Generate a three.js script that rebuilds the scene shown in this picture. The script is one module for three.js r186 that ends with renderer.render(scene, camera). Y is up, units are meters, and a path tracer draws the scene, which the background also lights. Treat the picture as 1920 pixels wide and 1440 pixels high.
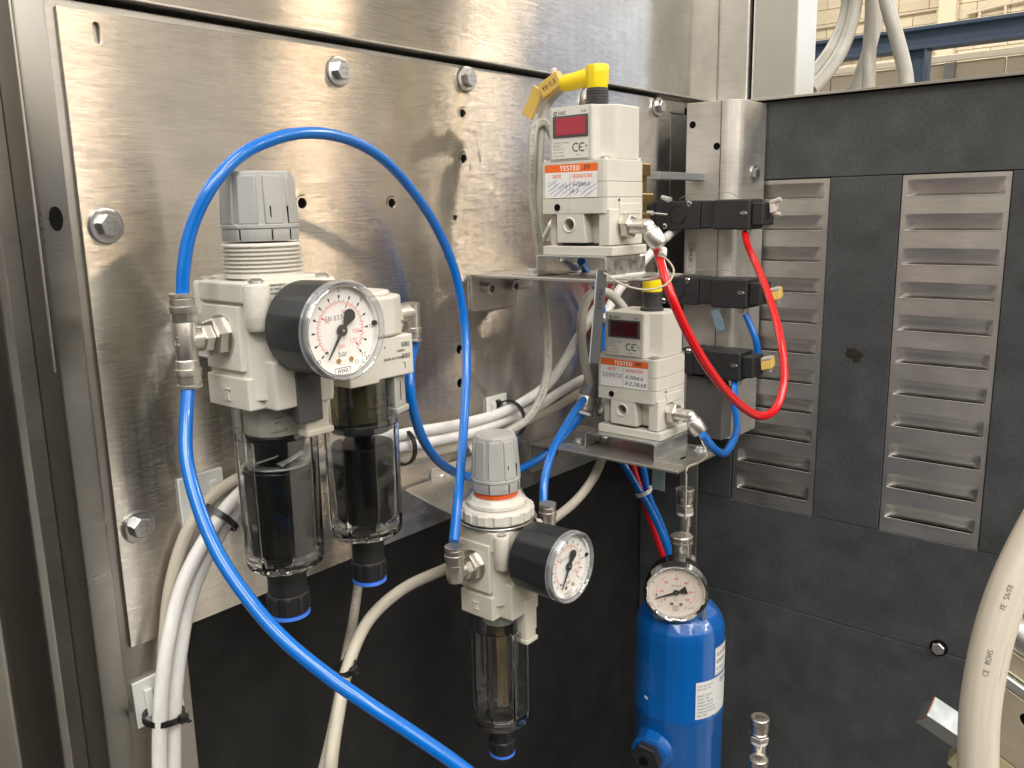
import * as THREE from 'three';
import { RoundedBoxGeometry } from 'three/addons/geometries/RoundedBoxGeometry.js';
import { mergeGeometries, toCreasedNormals } from 'three/addons/utils/BufferGeometryUtils.js';
import { RectAreaLightUniformsLib } from 'three/addons/lights/RectAreaLightUniformsLib.js';

// ---------------------------------------------------------------- camera, light, exposure
// The cabinet wall stands at z = 0 (x to the right, z out of the wall), the cabinet door at x = 1.15.
const scene = new THREE.Scene();
const V = (x, y, z) => new THREE.Vector3(x, y, z);
const camera = new THREE.PerspectiveCamera(48.19, 4 / 3, 0.02, 80);
camera.position.set(0, 0, 0.6);
camera.up.set(0.16468, 0.97998, -0.11187);
camera.lookAt(0.75096, -0.1981, 0.6 - 0.62993);
const renderer = new THREE.WebGLRenderer();
renderer.toneMapping = THREE.LinearToneMapping;
renderer.toneMappingExposure = 1.03;
renderer.shadowMap.enabled = true;
scene.background = new THREE.Color(0x000000);
RectAreaLightUniformsLib.init();

const HALL = { x0: -9, x1: 13.35, y0: -1.5, y1: 5.4, z0: -8, z1: 12 };
// row of three hall lamps, then unseen fill lamps added to brighten: x, z, width, length, strength, colour; all hang below the ceiling
const LAMPS = [
  [3.6, 6, 0.55, 0.6, 60, 0xffe2bd], [6.2, 6, 0.69, 0.6, 76, 0xffe0b8], [8.95, 6, 1.1, 0.6, 56, 0xffead0],
  [-1.4, 5, 3, 3, 11.5, 0xfffcf8], [-4.2, 2.4, 3, 3, 10, 0xfffcf8], [0.2, 2.4, 1.4, 1.4, 13, 0xfffcf8],
  [9.6, -3, 1.8, 1.6, 32, 0xfff8ee], [-4.5, 8.2, 2.6, 2.6, 11, 0xfffcf8], [10.6, 2.6, 1.6, 1.6, 52, 0xfffcf8], [4.5, -3.6, 1.4, 1.4, 34, 0xfffcf8], [0.6, 9.5, 2, 2, 18, 0xfffcf8], [4.2, 11, 1.4, 1.0, 80, 0xfffcf8],
];
const WINDOW = { z: 8.6, w: 3.4, y: 2.6, h: 2.2, strength: 0.9, color: 0xb9d4ff };

// ---------------------------------------------------------------- helpers
let seed = 7;
const rnd = () => { seed = (seed * 16807) % 2147483647; return (seed - 1) / 2147483646; };
const taken = new Map();
function numbered(name) { const n = taken.get(name) ?? 0; taken.set(name, n + 1); return n ? `${name}_${String(n).padStart(3, '0')}` : name; }
function tag(o, label, category, group) { o.userData = { label, category }; if (group) o.userData.group = group; return o; }
function thing(name, label, category, [x, y, z] = [0, 0, 0], group) {
  const o = new THREE.Group(); o.name = numbered(name); o.position.set(x, y, z); scene.add(o);
  return tag(o, label, category, group);
}
function prep(g) {
  g = g.index ? g.toNonIndexed() : g;
  for (const k of Object.keys(g.attributes)) if (!['position', 'normal', 'uv'].includes(k)) g.deleteAttribute(k);
  if (!g.attributes.normal) g.computeVertexNormals();
  if (!g.attributes.uv) g.setAttribute('uv', new THREE.BufferAttribute(new Float32Array(g.attributes.position.count * 2), 2));
  g.clearGroups();
  return g;
}
function boxUV(g) {
  g = prep(g);
  const p = g.attributes.position, n = g.attributes.normal, uv = g.attributes.uv;
  for (let i = 0; i < p.count; i += 3) {
    let nx = 0, ny = 0, nz = 0;
    for (let k = 0; k < 3; k++) { nx += n.getX(i + k); ny += n.getY(i + k); nz += n.getZ(i + k); }
    nx = Math.abs(nx); ny = Math.abs(ny); nz = Math.abs(nz);
    for (let k = 0; k < 3; k++) {
      const x = p.getX(i + k), y = p.getY(i + k), z = p.getZ(i + k);
      if (nx >= ny && nx >= nz) uv.setXY(i + k, z, y); else if (ny >= nz) uv.setXY(i + k, x, z); else uv.setXY(i + k, x, y);
    }
  }
  return g;
}
function obj(name, geos, mat, parent = scene) {
  const list = (Array.isArray(geos) ? geos : [geos]).map(prep);
  const m = new THREE.Mesh(list.length > 1 ? mergeGeometries(list) : list[0], mat);
  m.name = parent === scene ? numbered(name) : name;
  m.castShadow = m.receiveShadow = true;
  parent.add(m);
  return m;
}
const box = (w, h, d, x = 0, y = 0, z = 0, r = 0.0008, s = 2) => boxUV((r > 0 ? new RoundedBoxGeometry(w, h, d, s, Math.min(r, w / 2.01, h / 2.01, d / 2.01)) : new THREE.BoxGeometry(w, h, d)).translate(x, y, z));
const span = (x0, x1, y0, y1, z0, z1, r = 0.0008) => box(x1 - x0, y1 - y0, z1 - z0, (x0 + x1) / 2, (y0 + y1) / 2, (z0 + z1) / 2, r);
// turns a shape built along +y so that it runs along dir from pos
function along(g, pos, dir) {
  const q = new THREE.Quaternion().setFromUnitVectors(V(0, 1, 0), V(...dir).normalize());
  return g.applyQuaternion(q).translate(...pos);
}
const lathe = (prof, seg = 32, crease = 0.6) => toCreasedNormals(new THREE.LatheGeometry(prof.map(([r, y]) => new THREE.Vector2(Math.max(r, 0.00001), y)), seg), crease);
const cyl = (r0, r1, h, seg = 28) => lathe([[0, 0], [r0, 0], [r1, h], [0, h]], seg);
const hexNut = (r, h, c = 0.08) => { // hexagon with chamfered corners
  const g = new THREE.CylinderGeometry(r, r, h * (1 - 2 * c), 6, 1).translate(0, h / 2, 0), a = new THREE.CylinderGeometry(r * 0.9, r, h * c, 6, 1).translate(0, h * (1 - c / 2), 0), b = new THREE.CylinderGeometry(r, r * 0.9, h * c, 6, 1).translate(0, h * c / 2, 0);
  return mergeGeometries([g, a, b].map((k) => toCreasedNormals(k, 0.3)).map(prep));
};
function roundPoly(pts, r) {
  const s = new THREE.Shape(), n = pts.length;
  pts.forEach((p, i) => {
    const a = pts[(i + n - 1) % n], b = pts[(i + 1) % n], rr = p[2] ?? r;
    const la = Math.hypot(a[0] - p[0], a[1] - p[1]), lb = Math.hypot(b[0] - p[0], b[1] - p[1]), k = Math.min(rr, la / 2.05, lb / 2.05);
    const p0 = [p[0] + (a[0] - p[0]) / la * k, p[1] + (a[1] - p[1]) / la * k], p1 = [p[0] + (b[0] - p[0]) / lb * k, p[1] + (b[1] - p[1]) / lb * k];
    if (i) s.lineTo(...p0); else s.moveTo(...p0);
    if (k > 0) s.quadraticCurveTo(p[0], p[1], ...p1);
  });
  s.closePath();
  return s;
}
const ext = (shape, d, bev = 0.0006, curve = 6) => toCreasedNormals(new THREE.ExtrudeGeometry(shape, { depth: Math.max(d - 2 * bev, 0.0001), bevelEnabled: bev > 0, bevelThickness: bev, bevelSize: bev, bevelOffset: -bev, bevelSegments: 2, curveSegments: curve }).translate(0, 0, bev), 0.3);
// prisms whose outline lies in (x, z), (z, y) or (x, y)
const vprism = (pts, y0, y1, r = 0.001, bev = 0.0006) => boxUV(ext(roundPoly(pts.map(([x, z, k]) => [x, -z, k]), r), y1 - y0, bev).rotateX(-Math.PI / 2).translate(0, y0, 0));
const xprism = (pts, x0, x1, r = 0.001, bev = 0.0006) => boxUV(ext(roundPoly(pts.map(([z, y, k]) => [-z, y, k]), r), x1 - x0, bev).rotateY(Math.PI / 2).translate(x0, 0, 0));
const zprism = (pts, z0, z1, r = 0.001, bev = 0.0006) => boxUV(ext(roundPoly(pts, r), z1 - z0, bev).translate(0, 0, z0));
const curveOf = (pts) => new THREE.CatmullRomCurve3(pts.map((p) => V(...p)), false, 'centripetal');
function tube(pts, r, seg = 0, rad = 14) {
  const c = curveOf(pts), n = seg || Math.max(12, Math.round(c.getLength() / 0.006));
  const g = new THREE.TubeGeometry(c, n, r, rad), L = c.getLength(), uv = g.attributes.uv;
  for (let i = 0; i < uv.count; i++) uv.setXY(i, uv.getX(i) * L, uv.getY(i));
  const cap = (t, s) => { const p = c.getPointAt(t), d = c.getTangentAt(t).multiplyScalar(s); return along(new THREE.CircleGeometry(r, rad).rotateX(-Math.PI / 2), p.toArray(), d.toArray()); };
  return [g, cap(0, -1), cap(1, 1)];
}
// textures
function noiseGrid(w, h, fx, fy, s) { // tiling value noise
  const gx = Math.max(1, Math.round(fx)), gy = Math.max(1, Math.round(fy)), a = new Float32Array(gx * gy); seed = s;
  for (let i = 0; i < a.length; i++) a[i] = rnd();
  const o = new Float32Array(w * h), sm = (t) => t * t * (3 - 2 * t);
  for (let y = 0; y < h; y++) for (let x = 0; x < w; x++) {
    const X = x / w * gx, Y = y / h * gy, i = Math.floor(X), j = Math.floor(Y), u = sm(X - i), v = sm(Y - j), i1 = (i + 1) % gx, j1 = (j + 1) % gy;
    o[y * w + x] = (a[j * gx + i] * (1 - u) + a[j * gx + i1] * u) * (1 - v) + (a[j1 * gx + i] * (1 - u) + a[j1 * gx + i1] * u) * v;
  }
  return o;
}
function tex(w, h, fn, srgb, rx = 1, ry = rx) {
  const d = new Uint8Array(w * h * 4);
  for (let y = 0; y < h; y++) for (let x = 0; x < w; x++) {
    const c = fn(x, y, y * w + x), k = (y * w + x) * 4;
    if (c.length) for (let i = 0; i < 3; i++) d[k + i] = Math.max(0, Math.min(255, c[i] * 255)); else d[k] = d[k + 1] = d[k + 2] = Math.max(0, Math.min(255, c * 255));
    d[k + 3] = 255;
  }
  const t = new THREE.DataTexture(d, w, h);
  t.wrapS = t.wrapT = THREE.RepeatWrapping; t.magFilter = THREE.LinearFilter; if (srgb) t.colorSpace = THREE.SRGBColorSpace;
  t.repeat.set(rx, ry); t.needsUpdate = true;
  return t;
}
function canvasTex(w, h, draw) {
  const c = document.createElement('canvas'); c.width = w; c.height = h; draw(c.getContext('2d'), w, h);
  const t = new THREE.CanvasTexture(c); t.colorSpace = THREE.SRGBColorSpace; return t;
}

// ---------------------------------------------------------------- materials
const std = (color, roughness, metalness = 0, more = {}) => new THREE.MeshPhysicalMaterial({ color: new THREE.Color().setRGB(...color), roughness, metalness, ...more });
const N = 512;
const streakA = noiseGrid(N, N, 22, 400, 11), streakB = noiseGrid(N, N, 60, 512, 12), blot = noiseGrid(N, N, 7, 7, 13), blot2 = noiseGrid(N, N, 19, 17, 14), fine = noiseGrid(N, N, 256, 256, 15), cloud = noiseGrid(N, N, 4, 5, 16);
const streakT = (rx, ry) => tex(N, N, (x, y, i) => 0.25 + 0.35 * streakA[i] + 0.4 * streakB[i], false, rx, ry);
const steelRough = tex(N, N, (x, y, i) => 0.72 + 0.2 * streakA[i] + 0.13 * blot[i] + 0.06 * blot2[i], false, 4);
const steelColor = tex(N, N, (x, y, i) => { const k = 0.83 + 0.07 * blot[i] + 0.05 * blot2[i] + 0.05 * streakA[i]; return [k, k * 0.99, k * 0.975]; }, true, 3);
// fine brushing: every row of the sheet leans up or down a little, so lamps are drawn out across the brushing (u runs along it)
function brushNormals(sigma, rx, ry, s) {
  const H = 2048, a = noiseGrid(N, H, 70, H, s), b = noiseGrid(N, H, 30, H, s + 1), c = noiseGrid(N, H, 40, H / 5, s + 2);
  return tex(N, H, (x, y, i) => { const v = sigma * 3.2 * (a[i] + b[i] + 0.06 * c[i] - 1.03) / 1.03, l = Math.hypot(v, 1); return [0.5, 0.5 + 0.5 * v / l, 0.5 + 0.5 / l]; }, false, rx, ry);
}
const brushed = (rough, color, normals) => std(color, rough, 1, { anisotropy: 0.95, anisotropyRotation: Math.PI / 2, roughnessMap: steelRough, map: steelColor, normalMap: normals });
const plateSteel = brushed(0.22, [0.76, 0.745, 0.72], brushNormals(0.32, 2.6, 30, 71));
const panelSteel = brushed(0.17, [0.74, 0.725, 0.7], brushNormals(0.28, 2, 44, 81));
const frameSteel = std([0.58, 0.56, 0.53], 0.42, 1, { roughnessMap: steelRough, map: steelColor });
const postSteel = std([0.56, 0.55, 0.52], 0.34, 1, { anisotropy: 0.9, anisotropyRotation: 0, roughnessMap: steelRough });
const channelSteel = std([0.8, 0.785, 0.755], 0.58, 1, { roughnessMap: steelRough, map: steelColor });
const louverSteel = std([0.82, 0.81, 0.795], 0.47, 1, { roughnessMap: steelRough, map: steelColor });
const shelfSteel = std([0.7, 0.68, 0.64], 0.5, 1, { roughnessMap: steelRough, map: steelColor });
const zinc = std([0.74, 0.76, 0.76], 0.48, 1, { roughnessMap: tex(N, N, (x, y, i) => 0.55 + 0.45 * blot2[i], false, 14), map: steelColor });
const nickel = std([0.66, 0.63, 0.58], 0.44, 1, { roughnessMap: tex(N, N, (x, y, i) => 0.75 + 0.25 * blot2[i], false, 12) });
const boltSteel = std([0.6, 0.59, 0.575], 0.36, 1, { roughnessMap: tex(N, N, (x, y, i) => 0.7 + 0.3 * blot2[i], false, 16) });
const chrome = std([0.75, 0.75, 0.74], 0.12, 1);
const aluminium = std([0.4, 0.42, 0.43], 0.6, 1, { roughnessMap: tex(N, N, (x, y, i) => 0.7 + 0.3 * blot2[i], false, 12), bumpMap: tex(N, N, (x, y, i) => fine[i], false, 30), bumpScale: 0.00004 });
const brass = std([0.62, 0.42, 0.16], 0.32, 1);
const plasticBump = tex(N, N, (x, y, i) => fine[i], false, 60);
const grime = tex(N, N, (x, y, i) => { const k = 0.93 + 0.05 * cloud[i] + 0.02 * blot2[i]; return [k, k * 0.995, k * 0.985]; }, true, 7);
const white = std([0.65, 0.63, 0.565], 0.42, 0, { bumpMap: plasticBump, bumpScale: 0.00003, map: grime });
const whiteWarm = std([0.62, 0.59, 0.51], 0.45, 0, { bumpMap: plasticBump, bumpScale: 0.00003, map: grime });
const knobGrey = std([0.42, 0.42, 0.405], 0.45, 0, { bumpMap: plasticBump, bumpScale: 0.00004, map: grime });
const blackPlastic = std([0.014, 0.014, 0.015], 0.42, 0, { bumpMap: plasticBump, bumpScale: 0.00005 });
const valveBlack = std([0.022, 0.022, 0.023], 0.5, 0, { bumpMap: plasticBump, bumpScale: 0.00005 });
const caseBlack = std([0.016, 0.018, 0.022], 0.33, 0, { bumpMap: plasticBump, bumpScale: 0.00003 });
const darkFilter = std([0.006, 0.0062, 0.006], 0.42, 0, { specularIntensity: 0.5 });
const clear = std([0.93, 0.95, 0.95], 0.03, 0, { transmission: 1, thickness: 0, ior: 1.55 });
const clearTint = std([0.95, 0.96, 0.95], 0.04, 0, { transmission: 1, thickness: 0, ior: 1.58 });
const clearSolid = std([0.97, 0.98, 0.98], 0.02, 0, { transmission: 1, thickness: 0.01, ior: 1.55 });
const smoky = std([0.42, 0.39, 0.3], 0.08, 0, { transmission: 1, thickness: 0, ior: 1.55 });
const blueTube = std([0, 0.135, 0.52], 0.26, 0, { clearcoat: 0.35, clearcoatRoughness: 0.03 });
const redTube = std([0.62, 0.006, 0.01], 0.26, 0, { clearcoat: 0.35, clearcoatRoughness: 0.03 });
const blueRing = std([0.06, 0.2, 0.78], 0.35);
const yellowPlastic = std([0.86, 0.64, 0.004], 0.42, 0, { bumpMap: plasticBump, bumpScale: 0.00003 });
const amber = std([0.82, 0.58, 0.14], 0.3, 0, { transmission: 0.25, thickness: 0 });
const orangePlastic = std([0.78, 0.11, 0.015], 0.4);
const cableSmear = tex(N, N, (x, y, i) => { const k = 0.84 + 0.13 * cloud[i] + 0.05 * blot2[i]; return [k, k * 0.99, k * 0.97]; }, true, 6, 1);
const cableWhite = std([0.84, 0.84, 0.84], 0.42, 0, { map: cableSmear });
const cableBeige = std([0.58, 0.54, 0.46], 0.5, 0, { map: cableSmear });
const cableGrey = std([0.5, 0.49, 0.45], 0.5, 0, { map: cableSmear });
const nylonWhite = std([0.75, 0.76, 0.72], 0.45, 0, { transmission: 0.12, thickness: 0 });
const clearNylon = std([0.72, 0.64, 0.58], 0.4, 0, { transmission: 0.3, thickness: 0 });
const tieBlack = std([0.012, 0.012, 0.012], 0.35);
const tankBlue = std([0.001, 0.088, 0.33], 0.28, 0, { clearcoat: 0.6, clearcoatRoughness: 0.12, bumpMap: tex(N, N, (x, y, i) => blot2[i], false, 6), bumpScale: 0.0001 });
const rubberMap = tex(N, N, (x, y, i) => { const k = 0.52 + 0.07 * blot[i] + 0.1 * blot2[i] + 0.12 * fine[i]; return [k * 0.99, k, k]; }, true, 2.4);
const rubber = std([0.16, 0.166, 0.172], 0.44, 0, { map: rubberMap, bumpMap: tex(N, N, (x, y, i) => 0.5 * fine[i] + 0.5 * blot2[i], false, 14), bumpScale: 0.00012, roughnessMap: tex(N, N, (x, y, i) => 0.75 + 0.25 * blot[i], false, 3) });
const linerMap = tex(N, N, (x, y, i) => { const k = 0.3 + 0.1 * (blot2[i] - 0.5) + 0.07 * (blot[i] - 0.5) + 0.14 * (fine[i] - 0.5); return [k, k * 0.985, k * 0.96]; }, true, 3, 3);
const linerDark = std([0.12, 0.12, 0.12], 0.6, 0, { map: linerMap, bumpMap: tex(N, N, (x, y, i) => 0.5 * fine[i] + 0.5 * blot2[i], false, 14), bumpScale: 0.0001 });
const voidDark = std([0.003, 0.003, 0.003], 0.9, 0, { specularIntensity: 0.3 });
const dirt = std([0.06, 0.05, 0.04], 0.7);

// ---------------------------------------------------------------- hall: floor, ceiling, walls, lamps
{
  const { x0, x1, y0, y1, z0, z1 } = HALL, hallPaint = std([0.74, 0.71, 0.65], 0.8, 0, { map: grime }), floorMat = std([0.36, 0.355, 0.34], 0.5, 0, { map: grime }), dado = std([0.13, 0.125, 0.12], 0.7, 0, { map: grime }), dadoLight = std([0.4, 0.385, 0.36], 0.7, 0, { map: grime }), roofMat = std([0.78, 0.76, 0.72], 0.8);
  const st = (name, g, m) => { const o = obj(name, g, m); o.userData.kind = 'structure'; return o; };
  st('floor', span(x0, x1, y0 - 0.2, y0, z0, z1, 0), floorMat);
  st('ceiling', span(x0, x1, y1, y1 + 0.2, z0, z1, 0), roofMat);
  const far = st('wall_right', span(x1 + 0.07, x1 + 0.3, y0, y1, z0, z1, 0), std([0.6, 0.52, 0.39], 0.85));
  st('wall_left', span(x0 - 0.2, x0, 1.4, y1, z0, z1, 0), hallPaint); st('wall_dado', span(x0 - 0.2, x0, y0, 1.4, z0, z1, 0), dadoLight);
  st('wall_back', span(x0, x1, y0, y1, z0 - 0.2, z0, 0), hallPaint);
  st('wall_front', span(x0, x1, 1.4, y1, z1, z1 + 0.2, 0), hallPaint); st('wall_dado_front', span(x0, x1, y0, 1.4, z1, z1 + 0.2, 0), dadoLight);
  // painted blocks of the far wall, as far as the gap above the door shows them
  const variants = [0.62, 0.66, 0.7].map((k) => std([k, k * 0.88, k * 0.66], 0.75, 0, { map: grime })), bg = box(0.07, 0.194, 0.394, 0, 0, 0, 0.004, 1);
  for (let r = 0; r < 9; r++) for (let c = 0; c < 12; c++) {
    const z = -5.6 + c * 0.4 + (r % 2) * 0.2, y = 1.5 + r * 0.2;
    if (z > -0.9) continue;
    const b = obj('block', bg, variants[Math.floor(rnd() * 3)], far); b.position.set(x1 + 0.036 - rnd() * 0.004, y, z);
  }
  st('skirting_band', span(x1 - 0.0, x1 + 0.07, y0, 1.4, z0, z1, 0), dadoLight);
  const upper = st('wall', [span(x1, x1 + 0.07, 3.2, y1, z0, z1, 0), span(x1, x1 + 0.07, 1.4, 3.2, -0.88, WINDOW.z - WINDOW.w / 2, 0), span(x1, x1 + 0.07, 1.4, 3.2, z0, -5.82, 0)], hallPaint);
  const pil = obj('wall_pilaster', span(x1 - 0.16, x1 - 0.001, y0 + 0.001, y1 - 0.001, -2.84, -2.62, 0.01), std([0.66, 0.58, 0.42], 0.8)); tag(pil, 'cream vertical pilaster on the far block wall above the door', 'pilaster');
  // conduit on the wall
  const pipeMat = std([0.55, 0.48, 0.36], 0.5), cd = thing('wall_conduit', 'thin pipe run with brackets high on the far cream wall right of the pilaster', 'pipe', [x1 - 0.05, 2.45, -2.5]);
  obj('pipe', tube([[0, 0, 0], [0, 0.06, 0.6], [0, 0.1, 1.6]], 0.018, 20, 8), pipeMat, cd);
  for (let i = 0; i < 5; i++) obj('bracket', box(0.06, 0.14, 0.03, 0.02, -0.05 + i * 0.02, 0.15 + i * 0.3, 0.004), pipeMat, cd);
  const c2 = thing('wall_cable_run', 'pair of thin horizontal lines running along the far wall left of the pilaster', 'pipe', [x1 - 0.04, 2.05, -4.9]);
  obj('pipe', tube([[0, 0, 0], [0, 0.02, 2]], 0.016, 20, 8), pipeMat, c2); obj('pipe', tube([[0, 0.5, 0], [0, 0.52, 2]], 0.016, 20, 8), pipeMat, c2);
  for (let i = 0; i < 4; i++) obj('bracket', box(0.04, 0.12, 0.03, 0.01, 0.03, 0.3 + i * 0.45, 0.004), pipeMat, c2);
  // blue steel frame in front of the far wall
  const blueSteel = std([0.05, 0.08, 0.13], 0.45), bf = thing('blue_steel_frame', 'dark blue steel beam on a post standing before the far cream wall', 'steel frame', [8.6, 1.39, -1.7]);
  obj('beam', [span(-0.1, 0.1, 0.1, 0.13, -2.4, 2.6, 0.004), span(-0.02, 0.02, -0.03, 0.1, -2.4, 2.6, 0.002), span(-0.1, 0.1, -0.06, -0.03, -2.4, 2.6, 0.004)], blueSteel, bf);
  obj('post', [span(-0.09, 0.09, -2.67, -0.062, -0.17, -0.15, 0.003), span(-0.09, 0.09, -2.67, -0.062, -0.01, 0.01, 0.003), span(-0.015, 0.015, -2.67, -0.062, -0.149, -0.011, 0.002)], blueSteel, bf);
  const lm = std([0.42, 0.36, 0.27], 0.8), lp = thing('hall_partition', 'beige wall panels below the dark blue beam seen over the door', 'partition', [9.3, 0.93, -1.6]);
  for (let i = 0; i < 7; i++) obj('panel', span(-0.02, 0.02, -2.09, 0.36, -2.8 + i * 0.8, -2.012 + i * 0.8, 0.004), lm, lp);
  obj('rail', span(-0.06, 0.0, 0.37, 0.43, -2.8, 2.9, 0.004), std([0.7, 0.64, 0.52], 0.4), lp);
  for (let i = 0; i < 3; i++) obj('stile', span(-0.05, -0.021, -2.09, 0.36, -0.1 + i * 0.8 - 0.02, 0.0 + i * 0.8 - 0.03, 0.003), std([0.2, 0.2, 0.19], 0.5), lp);

  const glow = (c, k) => { const m = std([0.8, 0.8, 0.8], 0.5); m.emissive = new THREE.Color(c); m.emissiveIntensity = k; return m; };
  const housing = std([0.5, 0.5, 0.48], 0.5);
  LAMPS.forEach(([x, z, w, l, k, c], i) => {
    const t = thing('hall_and_fill_lamp', ['hall lamp in the row of three before the added window, nearest the cabinet', 'hall lamp in the middle of the row of three', 'hall lamp at the far end of the row of three', 'wide added fill lamp behind the viewer', 'wide added fill lamp to the left of the cabinet', 'added fill lamp right above the viewer', 'added fill lamp by the far block wall', 'wide added fill lamp in the far left corner', 'added fill lamp by the far wall right of the cabinet', 'added fill lamp behind the cabinet', 'wide added fill lamp at the far end behind the viewer', 'added fill lamp close to the front wall of the hall'][i], 'lamp', [x, HALL.y1 - 0.6, z], 'hall lamps under the ceiling');
    obj('housing', [box(w + 0.06, 0.1, l + 0.06, 0, 0.07, 0, 0.01), span(-0.02, 0.02, 0.12, 0.6, -0.02, 0.02, 0)], housing, t);
    obj('diffuser', span(-w / 2, w / 2, 0.0, 0.02, -l / 2, l / 2, 0.002), glow(c, Math.min(4, k * 0.08)), t);
    const a = new THREE.RectAreaLight(c, k, w, l); a.position.set(0, -0.004, 0); a.rotation.x = -Math.PI / 2; t.add(a);
  });
  // unseen dark boxes added behind and to the left of the viewer: they keep low light off the recess and show dark in the clear bowls
  const hm = std([0.05, 0.05, 0.052], 0.6, 0, { map: grime });
  const mh = thing('added_light_blocker', 'low dark box added behind the viewer to block low light', 'machine', [0, HALL.y0, 0]);
  obj('housing', span(-2.6, 0.85, 0.001, 1.75, 1.55, 2.5, 0.02), hm, mh); obj('cover', span(-2.6, 0.85, 1.752, 1.79, 1.53, 2.52, 0.01), hm, mh);
  const ms = thing('added_light_blocker', 'low dark box added left of the viewer to block low light', 'machine', [0, HALL.y0, 0]);
  obj('housing', span(-2.6, -1.0, 0.001, 1.2, -0.6, 1.5, 0.02), hm, ms); obj('cover', span(-2.62, -0.98, 1.202, 1.24, -0.6, 1.52, 0.01), hm, ms);
  // unseen window added high in the far wall for a bluish tint on the plate
  const wn = thing('added_window', 'large unseen window added high in the far wall for bluish light', 'window', [x1 - 0.02, WINDOW.y + 0.6, WINDOW.z]);
  const wl = WINDOW.w / 2, wh = WINDOW.h / 2;
  obj('frame', [span(-0.05, 0.02, wh, wh + 0.08, -wl - 0.08, wl + 0.08), span(-0.05, 0.02, -wh - 0.08, -wh, -wl - 0.08, wl + 0.08), span(-0.05, 0.02, -wh + 0.001, wh - 0.001, -wl - 0.08, -wl), span(-0.05, 0.02, -wh + 0.001, wh - 0.001, wl, wl + 0.08)], housing, wn);
  obj('pane', span(-0.01, 0.01, -wh + 0.002, wh - 0.002, -wl + 0.002, wl - 0.002, 0), glow(WINDOW.color, 1.5), wn);
  const a = new THREE.RectAreaLight(WINDOW.color, WINDOW.strength, WINDOW.w, WINDOW.h); a.position.set(-0.02, 0, 0); a.rotation.y = Math.PI / 2; wn.add(a);
}

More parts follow.
